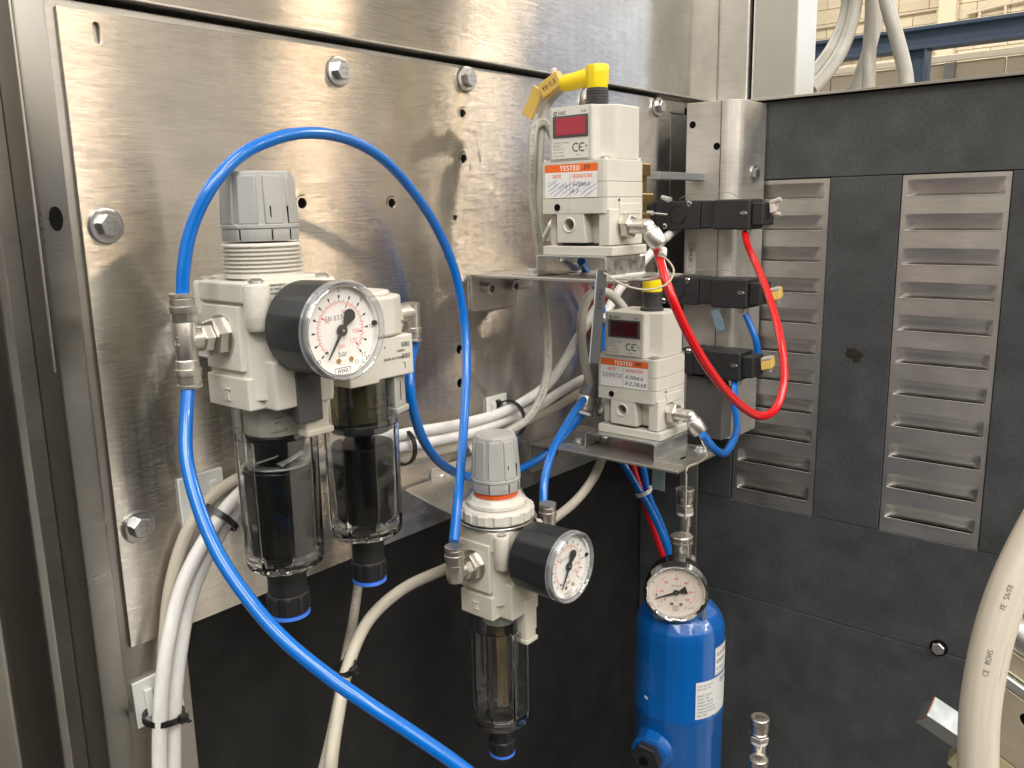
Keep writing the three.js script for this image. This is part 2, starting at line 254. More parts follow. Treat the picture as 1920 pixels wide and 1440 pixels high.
// ---------------------------------------------------------------- cabinet wall at z = 0
const XW = 1.15;
{
  const frame = thing('steel_surround', 'stepped stainless steel frame members framing the left side of the brushed plate', 'steel frame', [0, 0, 0]);
  // right-hand member beside the plate
  obj('side_member', xzMember(0.2385, 0.2588, -0.06, 0.004, 0.0024), postSteel, frame);
  obj('side_member', xzMember(0.2095, 0.2168, -0.07, 0.001, 0.0018), postSteel, frame);
  obj('side_member', xzMember(0.02, 0.1835, -0.07, 0.006, 0.003), postSteel, frame);
  obj('groove_strip', [span(0.172, 0.24, -0.75, 0.6, -0.075, -0.0705, 0), span(0.217, 0.238, -0.75, 0.6, -0.0701, -0.03, 0)], frameSteel, frame);
  const hole = obj('slot', along(lathe([[0.0001, 0], [0.0034, 0], [0.0042, 0.0006], [0.0042, 0.0009], [0.0032, 0.0004], [0, 0.0002]], 20).scale(1, 1, 1.9), [0.2492, 0.0, 0.0038], [0, 0, 1]), voidDark, frame);
  hole.position.y = 0.0005;
  obj('border_strip', zprism([[0.2592, -0.75], [0.3115, -0.75], [0.3115, -0.3], [0.275, -0.3], [0.275, 0.125], [1.1, 0.125], [1.1, 0.1405], [0.2592, 0.1405]], -0.006, -0.0032, 0.0006, 0.0004), frameSteel, frame);
  obj('corner_sheet', span(1.068, XW - 0.0005, -0.31, 0.1245, -0.03, -0.006, 0.0005), frameSteel, frame);
  obj('seam_bead', tube([[0.2372, 0.6, 0.0028], [0.2376, 0.1, 0.0031], [0.237, -0.1, 0.0029]], 0.0011, 60, 8), frameSteel, frame);

  const up = thing('brushed_panel', 'brushed stainless panel with a folded ledge running above the bolted plate', 'panel', [0, 0, 0]);
  obj('sheet', span(0.2592, 1.177, 0.1462, 0.6, 0.0, 0.005, 0), panelSteel, up);
  obj('ledge', [span(0.2592, 1.146, 0.1440, 0.1461, -0.02, 0.0085, 0.0006)], frameSteel, up);

  // plate with its drilled holes
  const shape = new THREE.Shape();
  shape.moveTo(0.267, -0.3145); shape.lineTo(1.056, -0.3155); shape.lineTo(1.056, 0.1395); shape.lineTo(0.267, 0.1348); shape.closePath();
  const holes = [[0.6484, 0.0945, 0.0042], [0.648, 0.0512, 0.0045], [0.549, 0.0087, 0.0042], [0.4491, 0.0093, 0.0044], [0.6329, -0.0059, 0.0026], [0.633, -0.1386, 0.0046], [0.6322, -0.1736, 0.0046], [0.6189, -0.043, 0.0036]];
  for (const [x, y, r] of holes) shape.holes.push(new THREE.Path().absellipse(x, y, r, r, 0, Math.PI * 2, true));
  const slot = new THREE.Path(); slot.absarc(0.2915, 0.1262, 0.0022, 0, Math.PI, false); slot.absarc(0.2915, 0.1165, 0.0022, Math.PI, 2 * Math.PI, false); slot.closePath(); shape.holes.push(slot);
  const pg = ext(shape, 0.003, 0.0003, 14).translate(0, 0, -0.003);
  const plate = thing('mounting_plate', 'large brushed stainless plate with drilled holes carrying all the pneumatic units', 'steel plate', [0, 0, 0]);
  obj('sheet', pg, plateSteel, plate);
  obj('slot_backing', span(0.286, 0.297, 0.112, 0.131, -0.0059, -0.0034, 0), frameSteel, plate);
  for (const [x, y, r] of holes.slice(0, 5)) { // scribed marker rings beside the holes
    const ring = new THREE.RingGeometry(r * 1.42, r * 1.58, 28, 1, 1.2, 2.3).translate(x, y, 0.0004);
    obj('scribe_mark', ring, y < 0 ? std([0.3, 0.05, 0.04], 0.6) : dirt, plate);
  }
  const smudge = new THREE.PlaneGeometry(1, 1); // a few dark scuffs near the right-hand hole column
  for (let i = 0; i < 6; i++) obj('scuff', smudge.clone().scale(0.0005 + rnd() * 0.0006, 0.002 + rnd() * 0.006, 1).rotateZ((rnd() - 0.5) * 0.3).translate(0.655 + rnd() * 0.022, 0.085 - rnd() * 0.045, 0.0003), dirt, plate);

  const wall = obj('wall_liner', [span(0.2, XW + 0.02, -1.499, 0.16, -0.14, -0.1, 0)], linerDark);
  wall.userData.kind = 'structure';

  function boltAt(x, y, turn, label) {
    const t = thing('hex_bolt', label, 'bolt', [x, y, 0], 'hex bolts holding the brushed plate');
    obj('washer', along(lathe([[0, 0], [0.0122, 0], [0.0125, 0.0008], [0.0118, 0.0022], [0.0096, 0.0028], [0, 0.0028]], 40), [0, 0, 0.0002], [0, 0, 1]), boltSteel, t);
    const h = obj('head', along(hexNut(0.0079, 0.0058, 0.12).rotateY(turn), [0, 0, 0.0029], [0, 0, 1]), boltSteel, t);
    const m = std([0.4, 0.39, 0.37], 0.4, 1);
    for (const [dx, dy, w, l] of [[-0.002, 0.002, 0.0007, 0.0022], [0.0006, 0.0022, 0.002, 0.0006], [0.0026, 0.0015, 0.0007, 0.002], [-0.0012, -0.0022, 0.002, 0.0006], [0.002, -0.002, 0.0006, 0.002]]) obj('stamped_mark', box(w, l, 0.0004, dx, dy, 0.00895, 0.0001), m, h);
  }
  boltAt(0.2832, -0.0047, 0.3, 'hex bolt with washer at the left edge of the plate, halfway up');
  boltAt(0.4947, 0.1181, 0.6, 'hex bolt with washer at the plate top above the blue tube arc');
  boltAt(0.6543, 0.1272, 0.1, 'hex bolt with washer right under the ledge, above the hole column');
  boltAt(0.862, 0.1268, 0.8, 'hex bolt half hidden behind the black plug of the upper controller');
  boltAt(1.0223, 0.1286, 0.45, 'hex bolt with washer at the top right corner of the plate');
  boltAt(0.2821, -0.2229, 0.2, 'hex bolt with washer low on the left edge beside the white cable bundle');

  // corner post right of the panel
  const cp = thing('corner_post', 'bright brushed corner post with a dark gap, standing above the door edge', 'post', [0, 0, 0]);
  obj('jamb', span(1.179, 1.21, 0.05, 0.6, -0.06, 0.0505, 0.003), channelSteel, cp);
  obj('post', span(1.179, 1.245, 0.05, 0.6, 0.0555, 0.1205, 0.004), brushedPost(), cp);
  obj('gap_seal', span(1.188, 1.205, 0.05, 0.6, 0.0508, 0.0552, 0), voidDark, cp);
  // aluminium bar bridging to the upright
  const bar = thing('spacer_bar', 'bare aluminium flat bar bridging from the plate edge to the steel upright', 'bar', [0, 0, 0]);
  obj('bar', span(0.945, 1.063, 0.034, 0.043, 0.03, 0.05, 0.0006), aluminium, bar);
}
function xzMember(x0, x1, z0, z1, r) { return vprism([[x0, z0, 0.001], [x1, z0, 0.001], [x1, z1, r], [x0, z1, r]], -0.75, 0.6, r, 0); }
function brushedPost() { return std([0.72, 0.74, 0.71], 0.36, 1, { anisotropy: 0.7, anisotropyRotation: 0, roughnessMap: steelRough }); }

// ---------------------------------------------------------------- cabinet door at x = 1.15
{
  const door = thing('louvred_enclosure', 'grey rubber lined enclosure side with two columns of pressed louvres', 'enclosure', [XW, 0, 0]);
  const P = (name, z0, z1, y0, y1, x0 = 0, x1 = 0.006, m = rubber) => obj(name, span(x0, x1, y0, y1, z0, z1, 0.0009), m, door);
  const Z1 = 0.75;
  P('rubber_sheet', -0.098, Z1, 0.0345, 0.1365);
  P('rubber_sheet', -0.098, 0.058, -0.4305, 0.0338);
  P('rubber_sheet', 0.184, 0.2722, -0.4305, 0.0338);
  P('rubber_sheet', 0.394, Z1, -0.4305, 0.0338);
  P('rubber_sheet', -0.098, Z1, -0.5808, -0.4312, 0.0006, 0.0066);
  P('rubber_sheet', -0.098, Z1, -1.49, -0.5816);
  P('backing_sheet', -0.098, Z1, -1.49, 0.139, 0.02, 0.024, voidDark);
  obj('top_lip', [span(-0.009, 0.026, 0.1392, 0.1408, -0.05, Z1, 0.0005), span(-0.009, -0.0072, 0.1375, 0.1391, -0.05, Z1, 0.0004)], std([0.7, 0.68, 0.64], 0.3, 1), door);
  obj('lip_seal', span(-0.0068, 0.006, 0.1367, 0.139, -0.05, Z1, 0.0004), voidDark, door);
  // two louvre panels, eleven pressed louvres each
  const louverShape = louverGeometry(0.1085, 0.0205, 0.0068);
  for (const [z0, z1] of [[0.06, 0.1828], [0.2735, 0.3928]]) {
    const zc = (z0 + z1) / 2, top = 0.0332, n = 11, pitch = 0.0419, first = top - 0.0052, w = 0.1085, h = 0.0205;
    const s = new THREE.Shape(); s.moveTo(-z0, top); s.lineTo(-z1, top); s.lineTo(-z1, -0.4308); s.lineTo(-z0, -0.4308); s.closePath();
    for (let i = 0; i < n; i++) { const y = first - i * pitch, p = new THREE.Path(); p.moveTo(-zc - w / 2, y); p.lineTo(-zc + w / 2, y); p.lineTo(-zc + w / 2, y - h); p.lineTo(-zc - w / 2, y - h); p.closePath(); s.holes.push(p); }
    const panel = obj('louvre_panel', boxUV(new THREE.ExtrudeGeometry(s, { depth: 0.0012, bevelEnabled: false }).rotateY(Math.PI / 2).translate(0.0022, 0, 0)), louverSteel, door);
    for (let i = 0; i < n; i++) { const l = obj('louvre', louverShape, louverSteel, panel); l.position.set(0.0022, first - i * pitch, zc); }
  }
  const cb = obj('door_bolt', along(hexNut(0.0085, 0.006, 0.12).rotateY(0.4), [-0.0005, -0.5745, 0.3588], [-1, 0, 0]), boltSteel, door);
  obj('bolt_recess', along(lathe([[0.0001, 0], [0.0106, 0], [0.0112, 0.0004], [0.0106, 0.0008], [0, 0.0008]], 20), [-0.0003, -0.5745, 0.3588], [-1, 0, 0]), voidDark, door);
  for (const [y, z, a, b] of [[-0.196, 0.228, 0.006, 0.012], [-0.19, 0.224, 0.003, 0.007], [-0.203, 0.231, 0.003, 0.006]]) obj('oil_stain', along(lathe([[0.0001, 0], [1, 0], [0.9, 0.05], [0, 0.06]], 14).scale(a, 0.004, b), [-0.0001, y, z], [-1, 0, 0]), std([0.03, 0.022, 0.015], 0.35), door);
}
// a louvre pressed away from the viewer: flush at its top edge, deepest at its open lower edge, closed at the ends; the cut edge of the sheet below the opening catches light
function louverGeometry(w, h, depth) {
  const nu = 28, nv = 12, pos = [], uv = [], idx = [], sm = (t) => t * t * (3 - 2 * t);
  for (let j = 0; j <= nv; j++) for (let i = 0; i <= nu; i++) {
    const u = i / nu, v = j / nv, e = Math.min(u, 1 - u) * w / 0.011, end = Math.sin(Math.min(1, e) * Math.PI / 2), d = depth * Math.min(1, 0.25 * sm(Math.min(1, v * 3)) + 0.75 * v) * end;
    pos.push(d, -v * h, (u - 0.5) * w); uv.push((u - 0.5) * w, -v * h);
  }
  for (let j = 0; j < nv; j++) for (let i = 0; i < nu; i++) { const a = j * (nu + 1) + i, b = a + 1, c = a + nu + 1, d = c + 1; idx.push(a, b, c, b, d, c); }
  const g = new THREE.BufferGeometry();
  g.setAttribute('position', new THREE.Float32BufferAttribute(pos, 3)); g.setAttribute('uv', new THREE.Float32BufferAttribute(uv, 2)); g.setIndex(idx); g.computeVertexNormals();
  return mergeGeometries([prep(g), prep(span(-0.0007, 0.0013, -h - 0.0009, -h + 0.0003, -w / 2 + 0.003, w / 2 - 0.003, 0.0004))]);
}

// ---------------------------------------------------------------- steel upright with solenoid valves
{
  const up = thing('steel_upright', 'folded stainless upright carrying the three black solenoid valves before the door', 'steel profile', [0, 0, 0]);
  const out = [], r = 0.022, zc = 0.073, xc = 1.06 + r; // outline in (x, z): face, round bend, return flange
  out.push([1.06, 0.0225]); out.push([1.06, zc]);
  for (let i = 1; i <= 8; i++) { const a = Math.PI - i / 8 * Math.PI / 2; out.push([xc + Math.cos(a) * r, zc + Math.sin(a) * r]); }
  out.push([1.146, zc + r]);
  const inner = out.slice().reverse().map(([x, z], i) => [x + (x < 1.09 ? 0.003 : 0), z - 0.003]);
  inner[inner.length - 1][1] = 0.0225;
  const face = vprism([...out, ...inner], -0.315, 0.1335, 0, 0.0004);
  obj('profile', face, channelSteel, up);
  obj('shaded_leg', span(1.06, 1.063, -1.49, -0.3156, 0.0225, 0.05, 0.0004), std([0.2, 0.2, 0.19], 0.55, 0.6, { map: steelColor }), up);  // shade on the lower end of the upright, put in as a darker steel
  for (const [y, z] of [[0.106, 0.031], [0.0765, 0.0665]]) obj('hole', along(lathe([[0.0001, 0], [0.0044, 0], [0.0047, 0.0003], [0.0044, 0.0005], [0, 0.0002]], 20), [1.0602, y, z], [-1, 0, 0]), voidDark, up);
  obj('fold_line', span(1.0592, 1.0603, -0.31, 0.133, 0.0715, 0.0722, 0), dirt, up);
  obj('bolt', [along(hexNut(0.008, 0.006, 0.1), [1.112, 0.0415, 0.0952], [0, 0, 1]), along(cyl(0.0105, 0.0105, 0.002), [1.112, 0.0415, 0.0951], [0, 0, 1])], boltSteel, up);

  const inkTag = (txt, w, h, bg) => canvasTex(256, 64, (c) => { c.fillStyle = bg; c.fillRect(0, 0, 256, 64); c.fillStyle = '#2a2a2a'; c.font = 'bold 40px sans-serif'; c.textAlign = 'center'; c.fillText(txt, 128, 46); });
  const tape = obj('marker_tape', boxUV(new THREE.BoxGeometry(0.0006, 0.05, 0.014)).translate(1.0596, -0.064, 0.033), std([0.6, 0.58, 0.54], 0.5), up);
  const ink = new THREE.Mesh(prep(new THREE.PlaneGeometry(0.034, 0.0085).rotateZ(-Math.PI / 2).rotateY(-Math.PI / 2).translate(1.0591, -0.064, 0.033)), new THREE.MeshStandardMaterial({ map: inkTag('YV-4.3E', 1, 1, '#b9b5ab'), roughness: 0.5 })); ink.name = 'marker_print'; tape.add(ink);

  function valve(yTop, dy, dz, label, full) {
    const t = thing('solenoid_valve', label, 'solenoid valve', [1.02, yTop, dz], 'black solenoid valves on the steel upright');
    const x1 = 0.04, h = 0.036;
    obj('pilot_body', zprism([[0, -h], [x1, -h], [x1, 0], [0, 0]], full ? 0.0 : 0.05, 0.0655, 0.002, 0.0008), valveBlack, t);
    obj('adapter', span(0.0015, x1 - 0.001, -h + 0.0015, -0.0006, 0.066, 0.0845, 0.001), valveBlack, t);
    obj('coil', span(-0.003, x1 - 0.002, -h - 0.001, 0.0005, 0.085, 0.1345, 0.0025), valveBlack, t);
    obj('coil_end', span(0.002, x1 - 0.004, -h + 0.004, -0.004, 0.135, 0.15, 0.002), valveBlack, t);
    if (full) {
      obj('override_ring', along(new THREE.TorusGeometry(0.0122, 0.0006, 8, 36).rotateX(Math.PI / 2), [-0.0002, -0.0178, 0.0335], [-1, 0, 0]), blackPlastic, t);
      obj('override_button', along(cyl(0.0113, 0.011, 0.001), [0, -0.0178, 0.0335], [-1, 0, 0]), valveBlack, t);
    }
    for (const [y, z] of full ? [[-0.004, 0.0505], [-0.0325, 0.015]] : [[-0.004, 0.06]]) { const s = obj('screw', along(lathe([[0, 0], [0.0036, 0], [0.0036, 0.0012], [0.0024, 0.0022], [0, 0.0024]], 18), [-0.0001, y, z], [-1, 0, 0]), chrome, t); obj('screw_slot', [span(-0.0028, -0.0021, y - 0.0024, y + 0.0024, z - 0.0004, z + 0.0004, 0), span(-0.0027, -0.0020, y - 0.0004, y + 0.0004, z - 0.0024, z + 0.0024, 0)], dirt, s); }
    obj('coil_screw', along(cyl(0.0034, 0.003, 0.0012, 14).scale(0.8, 1, 1.5), [-0.0031, -0.0165, 0.1265], [-1, 0, 0]), boltSteel, t);
    // knurled steel push-in port below the coil
    obj('port', along(lathe([[0, 0], [0.0085, 0], [0.0085, 0.006], [0.0078, 0.0062], [0.0078, 0.009], [0.0045, 0.0092], [0.0045, 0.004], [0, 0.004]], 24), [0.013, -h - 0.0005, 0.121], [0, -1, 0]), nickel, t);
    return t;
  }
  valve(0.0078, 0, 0, 'topmost black solenoid valve on the upright, beside the upper controller', true);
  valve(-0.091, 0, 0, 'middle black solenoid valve on the upright, under the topmost one', true);
  valve(-0.185, 0, -0.006, 'lowest black solenoid valve, half hidden behind the lower controller', false);
  const vb = thing('valve_base', 'dark grey metal block below the lowest solenoid valve', 'valve block', [1.03, -0.223, 0]);
  obj('block', span(0, 0.029, -0.085, 0.0, 0.045, 0.1, 0.002), std([0.1, 0.098, 0.092], 0.5), vb);
  obj('bolt', along(hexNut(0.0065, 0.008, 0.12), [0.012, -0.012, 0.1], [0, 0, 1]), boltSteel, vb);
  obj('screw', along(cyl(0.0035, 0.0035, 0.001), [-0.0002, -0.062, 0.062], [-1, 0, 0]), boltSteel, vb);
  // yellow marker holders clipped to the plug ends
  [[0.0035, -0.021, 0.1525, 'clear and yellow cable marker behind the topmost valve plug'], [-0.105, -0.004, 0.1555, 'amber cable marker on the end of the middle valve'], [-0.193, -0.008, 0.149, 'amber cable marker with clear clip on the lowest valve end']].forEach(([y, dy, z, label], i) => {
    const t = thing('cable_marker', label, 'cable marker', [1.03, y, z]);
    obj('holder', zprism([[-0.002, -0.014], [0.011, -0.01], [0.013, 0.002], [0.003, 0.001]], 0, i ? 0.015 : 0.007, 0.002, 0.0008).rotateX(-0.25), i ? amber : clearNylon, t);
    obj('clip', [along(cyl(0.0032, 0.003, 0.012, 10), [0.004, 0.0, 0.003], [0, 0.3, 1]), along(cyl(0.003, 0.0024, 0.01, 10), [0.005, -0.013, 0.004], [0.2, -0.2, 1])], clearNylon, t);
  });
  // pale clear cable tags hanging on thin wire from the valves
  const wireMat = std([0.3, 0.27, 0.22], 0.5);
  [[0.0085, 0.0, 'thin wire loop lying on top of the topmost valve'], [-0.0905, 0.004, 'thin wire loop lying on top of the middle valve']].forEach(([y, dz, label]) => tag(obj('wire_loop', tube([[1.03, y + 0.0018, 0.03 + dz], [1.026, y + 0.008, 0.05 + dz], [1.03, y + 0.0105, 0.075 + dz], [1.04, y + 0.007, 0.1 + dz], [1.045, y + 0.0018, 0.106 + dz]], 0.0006, 30, 6), wireMat), label, 'wire'));
  const ft = thing('film_tag', 'bluish clear film tag hanging below the middle valve', 'tag', [1.02, -0.131, 0.09]);
  obj('film', span(-0.0004, 0.0004, -0.028, 0, -0.006, 0.006, 0.0002).rotateX(-0.35), std([0.35, 0.5, 0.6], 0.15, 0, { transmission: 0.5, thickness: 0 }), ft);
  const st2 = thing('silver_ferrule', 'silver plastic lead tip sticking out left of the topmost valve', 'ferrule', [1.0, -0.007, -0.004]);
  obj('sleeve', along(cyl(0.003, 0.003, 0.012, 14), [0, 0, 0], [0, 0, 1]), nylonWhite, st2);
  obj('pin', along(cyl(0.0016, 0.0014, 0.022, 10), [0, -0.0005, 0.012], [0.0, -0.08, 1]), boltSteel, st2);
  const st3 = thing('white_ferrule', 'white plastic lead tip above the left end of the topmost valve', 'ferrule', [1.022, 0.0135, 0.008]);
  obj('sleeve', along(cyl(0.0026, 0.0042, 0.014, 14), [0, 0, 0], [0, -0.35, 1]), nylonWhite, st3);
  // brass manifold block peeping out behind the upper controller
  const bm = thing('brass_manifold', 'stepped brass block peeping out behind the upper controller', 'brass block', [0.0, 0, 0]);
  obj('body', [span(0.86, 0.895, -0.03, 0.045, 0.05, 0.062, 0.001), span(0.862, 0.893, 0.036, 0.05, 0.062, 0.068, 0.001), span(0.862, 0.893, 0.006, 0.016, 0.062, 0.072, 0.001), span(0.862, 0.893, -0.016, -0.006, 0.062, 0.068, 0.001)], brass, bm);
}

// ---------------------------------------------------------------- builders shared by the pneumatic units
// dial print of a pressure gauge
function dialTexture(kind) {
  return canvasTex(640, 640, (c, w) => {
    const R = w / 2, black = '#262626', red = '#d8323c';
    c.fillStyle = kind === 2 ? '#e6d9cc' : '#eceae4'; c.fillRect(0, 0, w, w); c.translate(R, R); if (kind < 2) c.scale(1.09, 1.09);
    const at = (f) => (-225 + 270 * f) * Math.PI / 180, P = (f, r) => [Math.cos(at(f)) * r * R, Math.sin(at(f)) * r * R];
    const tick = (f, a, b, wd, col) => { c.strokeStyle = col; c.lineWidth = wd; c.beginPath(); c.moveTo(...P(f, a)); c.lineTo(...P(f, b)); c.stroke(); };
    const txt = (s, x, y, px, col, bold) => { c.fillStyle = col; c.font = `${bold ? 'bold ' : ''}${px}px sans-serif`; c.textAlign = 'center'; c.textBaseline = 'middle'; c.fillText(s, x * R, y * R); };
    const oval = (f, r, l, wd, col) => { const [x, y] = P(f, r); c.save(); c.translate(x, y); c.rotate(at(f)); c.fillStyle = col; c.beginPath(); c.ellipse(0, 0, l, wd, 0, 0, 7); c.fill(); c.restore(); };
    if (kind < 2) {
      for (const r of [0.6, 0.572]) { c.strokeStyle = red; c.lineWidth = r > 0.59 ? 3 : 2.4; c.beginPath(); c.arc(0, 0, r * R, at(0), at(1)); c.stroke(); }
      for (let i = 0; i <= 12; i++) { tick(i / 12, 0.6, 0.68, 3, black); oval(i / 12, 0.705, 13, 7, black); }
      for (let i = 0; i < 24; i++) tick(i / 24, 0.6, 0.645, 2.4, black);
      for (let i = 0; i <= 34; i++) tick(i / 34 * 0.98, 0.572, 0.515, 2.6, red);
      for (const [n, v] of [['50', 50 / 174], ['100', 100 / 174], ['150', 150 / 174], ['170', 170 / 174]]) { oval(v, 0.525, 14, 6, red); const p = P(v, 0.4); txt(n, p[0] / R, p[1] / R, 40, red); }
      for (const [n, v] of [['0', 0], ['6', 0.5], ['8', 8 / 12], ['10', 10 / 12], ['12', 1]]) { const p = P(v, v === 0 ? 0.84 : 0.83); txt(n, p[0] / R, p[1] / R, 44, n === '6' || n === '8' ? '#5a5a58' : black); }
      txt('EN 837-1', -0.1, -0.27, 46, '#4a4a48'); txt('psi', 0.0, 0.33, 42, red); txt('bar', 0.02, 0.5, 52, black); txt('Cl. 2.5', 0.5, 0.72, 38, black);
      c.strokeStyle = black; c.lineWidth = 4; c.strokeRect(-0.2 * R, 0.79 * R, 0.4 * R, 0.135 * R); txt('WIKA', 0, 0.86, 36, black, true);
    } else {
      c.strokeStyle = '#c9a9a0'; c.lineWidth = 2; c.beginPath(); c.arc(0, 0, 0.72 * R, at(0), at(1)); c.stroke();
      for (let i = 0; i <= 40; i++) tick(i / 40, 0.84, i % 10 ? 0.8 : 0.93, i % 10 ? 2 : 7, black);
      for (let i = 0; i <= 30; i++) tick(i / 30, 0.72, 0.69, 2, red);
      for (const [n, v] of [['0', 0.02], ['10', 1 / 6], ['20', 2 / 6], ['30', 0.5], ['40', 4 / 6], ['50', 5 / 6], ['58', 0.97]]) { const p = P(v, 0.52); txt(n, p[0] / R, p[1] / R, 42, red, true); tick(v, 0.72, 0.62, 6, red); }
      txt('EN 837', 0.0, -0.24, 36, '#6a6258'); txt('psi', 0, 0.24, 30, '#6a6258'); txt('bar', 0, 0.34, 32, '#6a6258'); txt('Cl. 1.6', 0.44, 0.66, 30, black);
      c.strokeStyle = '#5a544c'; c.lineWidth = 5; c.beginPath(); c.arc(0, 0.68 * R, 0.11 * R, 0, 7); c.stroke(); for (const dx of [-0.05, 0, 0.05]) { c.beginPath(); c.moveTo(dx * R, 0.6 * R); c.lineTo(dx * R, 0.76 * R); c.stroke(); }
    }
  });
}
// gauge whose face looks along +z of its own group; returned group is a part of `parent`
function makeGauge(parent, r, len, kind, needleAngle) {
  const g = new THREE.Group(); g.name = 'pressure_gauge'; parent.add(g);
  const Z = (geo) => along(geo, [0, 0, 0], [0, 0, 1]), s = r / 0.0325, ring = kind === 2 ? chrome : std([0.78, 0.78, 0.77], 0.12, 1);
  if (kind < 2) {
    obj('case', Z(lathe([[0, -len], [r * 0.86, -len], [r * 0.95, -len + 0.002 * s], [r * 0.975, -0.003 * s], [r * 0.975, -0.0004], [0, -0.0004]], 64)), caseBlack, g);
    obj('bezel', Z(lathe([[r * 0.93, -0.0003], [r * 0.985, -0.0003], [r, 0.001 * s], [r * 1.0, 0.005 * s], [r * 0.985, 0.0066 * s], [r * 0.955, 0.0072 * s], [r * 0.925, 0.0066 * s], [r * 0.905, 0.005 * s], [r * 0.905, 0.0005]], 64, 0.9)), std([0.86, 0.87, 0.88], 0.06, 0, { transmission: 0.82, thickness: 0, ior: 1.6 }), g);
    obj('inner_ring', Z(lathe([[r * 0.90, 0.0004], [r * 0.90, 0.0042 * s], [r * 0.872, 0.0048 * s], [r * 0.865, 0.0004]], 64, 0.9)), ring, g);
  } else {
    obj('case', Z(lathe([[0, -len], [r * 0.8, -len], [r * 0.86, -len + 0.003], [r * 0.86, -0.004], [r * 0.9, -0.002], [r * 0.9, 0], [0, 0]], 64)), std([0.3, 0.29, 0.27], 0.25, 1), g);
    obj('bezel', Z(lathe([[r * 0.9, -0.004], [r, -0.003], [r * 1.01, 0.002], [r * 0.99, 0.005], [r * 0.95, 0.0065], [r * 0.9, 0.006], [r * 0.86, 0.0045], [r * 0.84, 0.0002]], 64, 0.9)), ring, g);
  }
  const face = obj('dial', new THREE.CircleGeometry(r * (kind < 2 ? 0.87 : 0.845), 64).translate(0, 0, 0.0006), new THREE.MeshPhysicalMaterial({ map: dialTexture(kind), roughness: 0.55 }), g);
  const needle = new THREE.Shape(), L = r * 0.66;
  needle.moveTo(-r * 0.012, L); needle.lineTo(r * 0.012, L); needle.lineTo(r * 0.04, 0); needle.lineTo(r * 0.035, -r * 0.1); needle.lineTo(r * 0.14, -r * 0.34); if (kind < 2) needle.absarc(0, -r * 0.33, r * 0.143, -0.1, Math.PI + 0.1, true); else needle.lineTo(-r * 0.14, -r * 0.34); needle.lineTo(-r * 0.035, -r * 0.1); needle.lineTo(-r * 0.04, 0); needle.closePath();
  const nd = obj('needle', [boxUV(ext(needle, 0.0008, 0.0002)).rotateZ(needleAngle).translate(0, 0, 0.0022 * s), along(cyl(r * (kind < 2 ? 0.12 : 0.09), r * (kind < 2 ? 0.11 : 0.08), 0.0016 * s), [0, 0, 0.0016 * s], [0, 0, 1])], std([0.03, 0.032, 0.029], 0.4), g);
  obj('needle_pin', along(cyl(r * 0.03, r * 0.024, 0.0008 * s, 12), [0, 0, 0.0033 * s], [0, 0, 1]), nickel, g);
  for (const x of kind < 2 ? [-0.1, 0.22] : [-0.12, 0.16]) obj('dial_screw', along(lathe([[0, 0], [r * 0.055, 0], [r * 0.05, 0.0006], [r * 0.03, 0.0007], [r * 0.026, 0.0003], [0, 0.0003]], 18), [x * r, -r * (kind < 2 ? 0.6 : 0.42), 0.0007], [0, 0, 1]), kind < 2 ? brass : boltSteel, g);
  obj('stop_pin', along(cyl(r * 0.02, r * 0.02, 0.0016, 8), [Math.sin(needleAngle) * -r * 0.58 - r * 0.05, Math.cos(needleAngle) * r * 0.58 + r * 0.08, 0.0006], [0, 0, 1]), blackPlastic, g);
  if (kind < 2) obj('limit_mark', along(cyl(r * 0.05, r * 0.05, 0.0006, 16), [r * 0.84, r * 0.06, 0.001], [0, 0, 1]), blackPlastic, g);
  obj('lens', Z(lathe([[r * 0.86, 0.0046 * s], [r * 0.6, 0.0054 * s], [r * 0.3, 0.0058 * s], [0, 0.006 * s]], 48, 2)), std([0.98, 0.98, 0.98], 0.02, 0, { transmission: 1, thickness: 0, ior: 1.5 }), g);
  return g;
}
// adjusting knob: ring at the bottom, six raised panels, fine slits
function makeKnob(parent, rb, rt, y0, y1, slitInk) {
  const h = y1 - y0, g = new THREE.Group(); g.name = 'knob'; parent.add(g);
  obj('knob_body', lathe([[0, y0], [rb * 0.99, y0], [rb, y0 + 0.001], [rb, y0 + h * 0.165], [rb * 0.985, y0 + h * 0.17], [rb * 0.985, y0 + h * 0.185], [rb * 1.02, y0 + h * 0.19], [rb * 1.02, y0 + h * 0.23], [rb * 0.965, y0 + h * 0.25], [rt * 0.965, y1 - h * 0.08], [rt * 0.95, y1 - h * 0.02], [rt * 0.9, y1], [rt * 0.72, y1], [rt * 0.71, y1 - 0.0006], [rt * 0.66, y1 - 0.0006], [rt * 0.65, y1], [0, y1]], 60), knobGrey, g);
  for (let i = 0; i < 9; i++) { // raised flats
    const a = i / 9 * Math.PI * 2 + 0.5, ym = y0 + h * 0.245, yt = y1 - h * 0.07, w = rb * 0.5, sg = zprism([[-w / 2, ym], [w / 2, ym], [w / 2 * rt / rb, yt], [-w / 2 * rt / rb, yt]], 0, 0.0022, 0.001, 0.0006);
    const lean = Math.atan2((rb - rt) * 0.965, yt - ym), piece = sg.translate(0, -ym, 0).rotateX(-lean).translate(0, ym, rb * 0.958 * Math.cos(0.21) - 0.0009).rotateY(a);
    obj('knob_panel', piece, knobGrey, g);
  }
  for (const a of [-1.13, -0.3, 0.25]) for (const [ya, yb, rr] of [[0.02, 0.17, 1.0], [0.25, 0.5, 0.985]]) obj('knob_slit', span(-0.0004, 0.0004, y0 + h * ya, y0 + h * yb, rb * rr - 0.0012, rb * rr + 0.0004 - (rb - rt) * ya, 0).rotateY(a), slitInk ?? voidDark, g);
  return g;
}
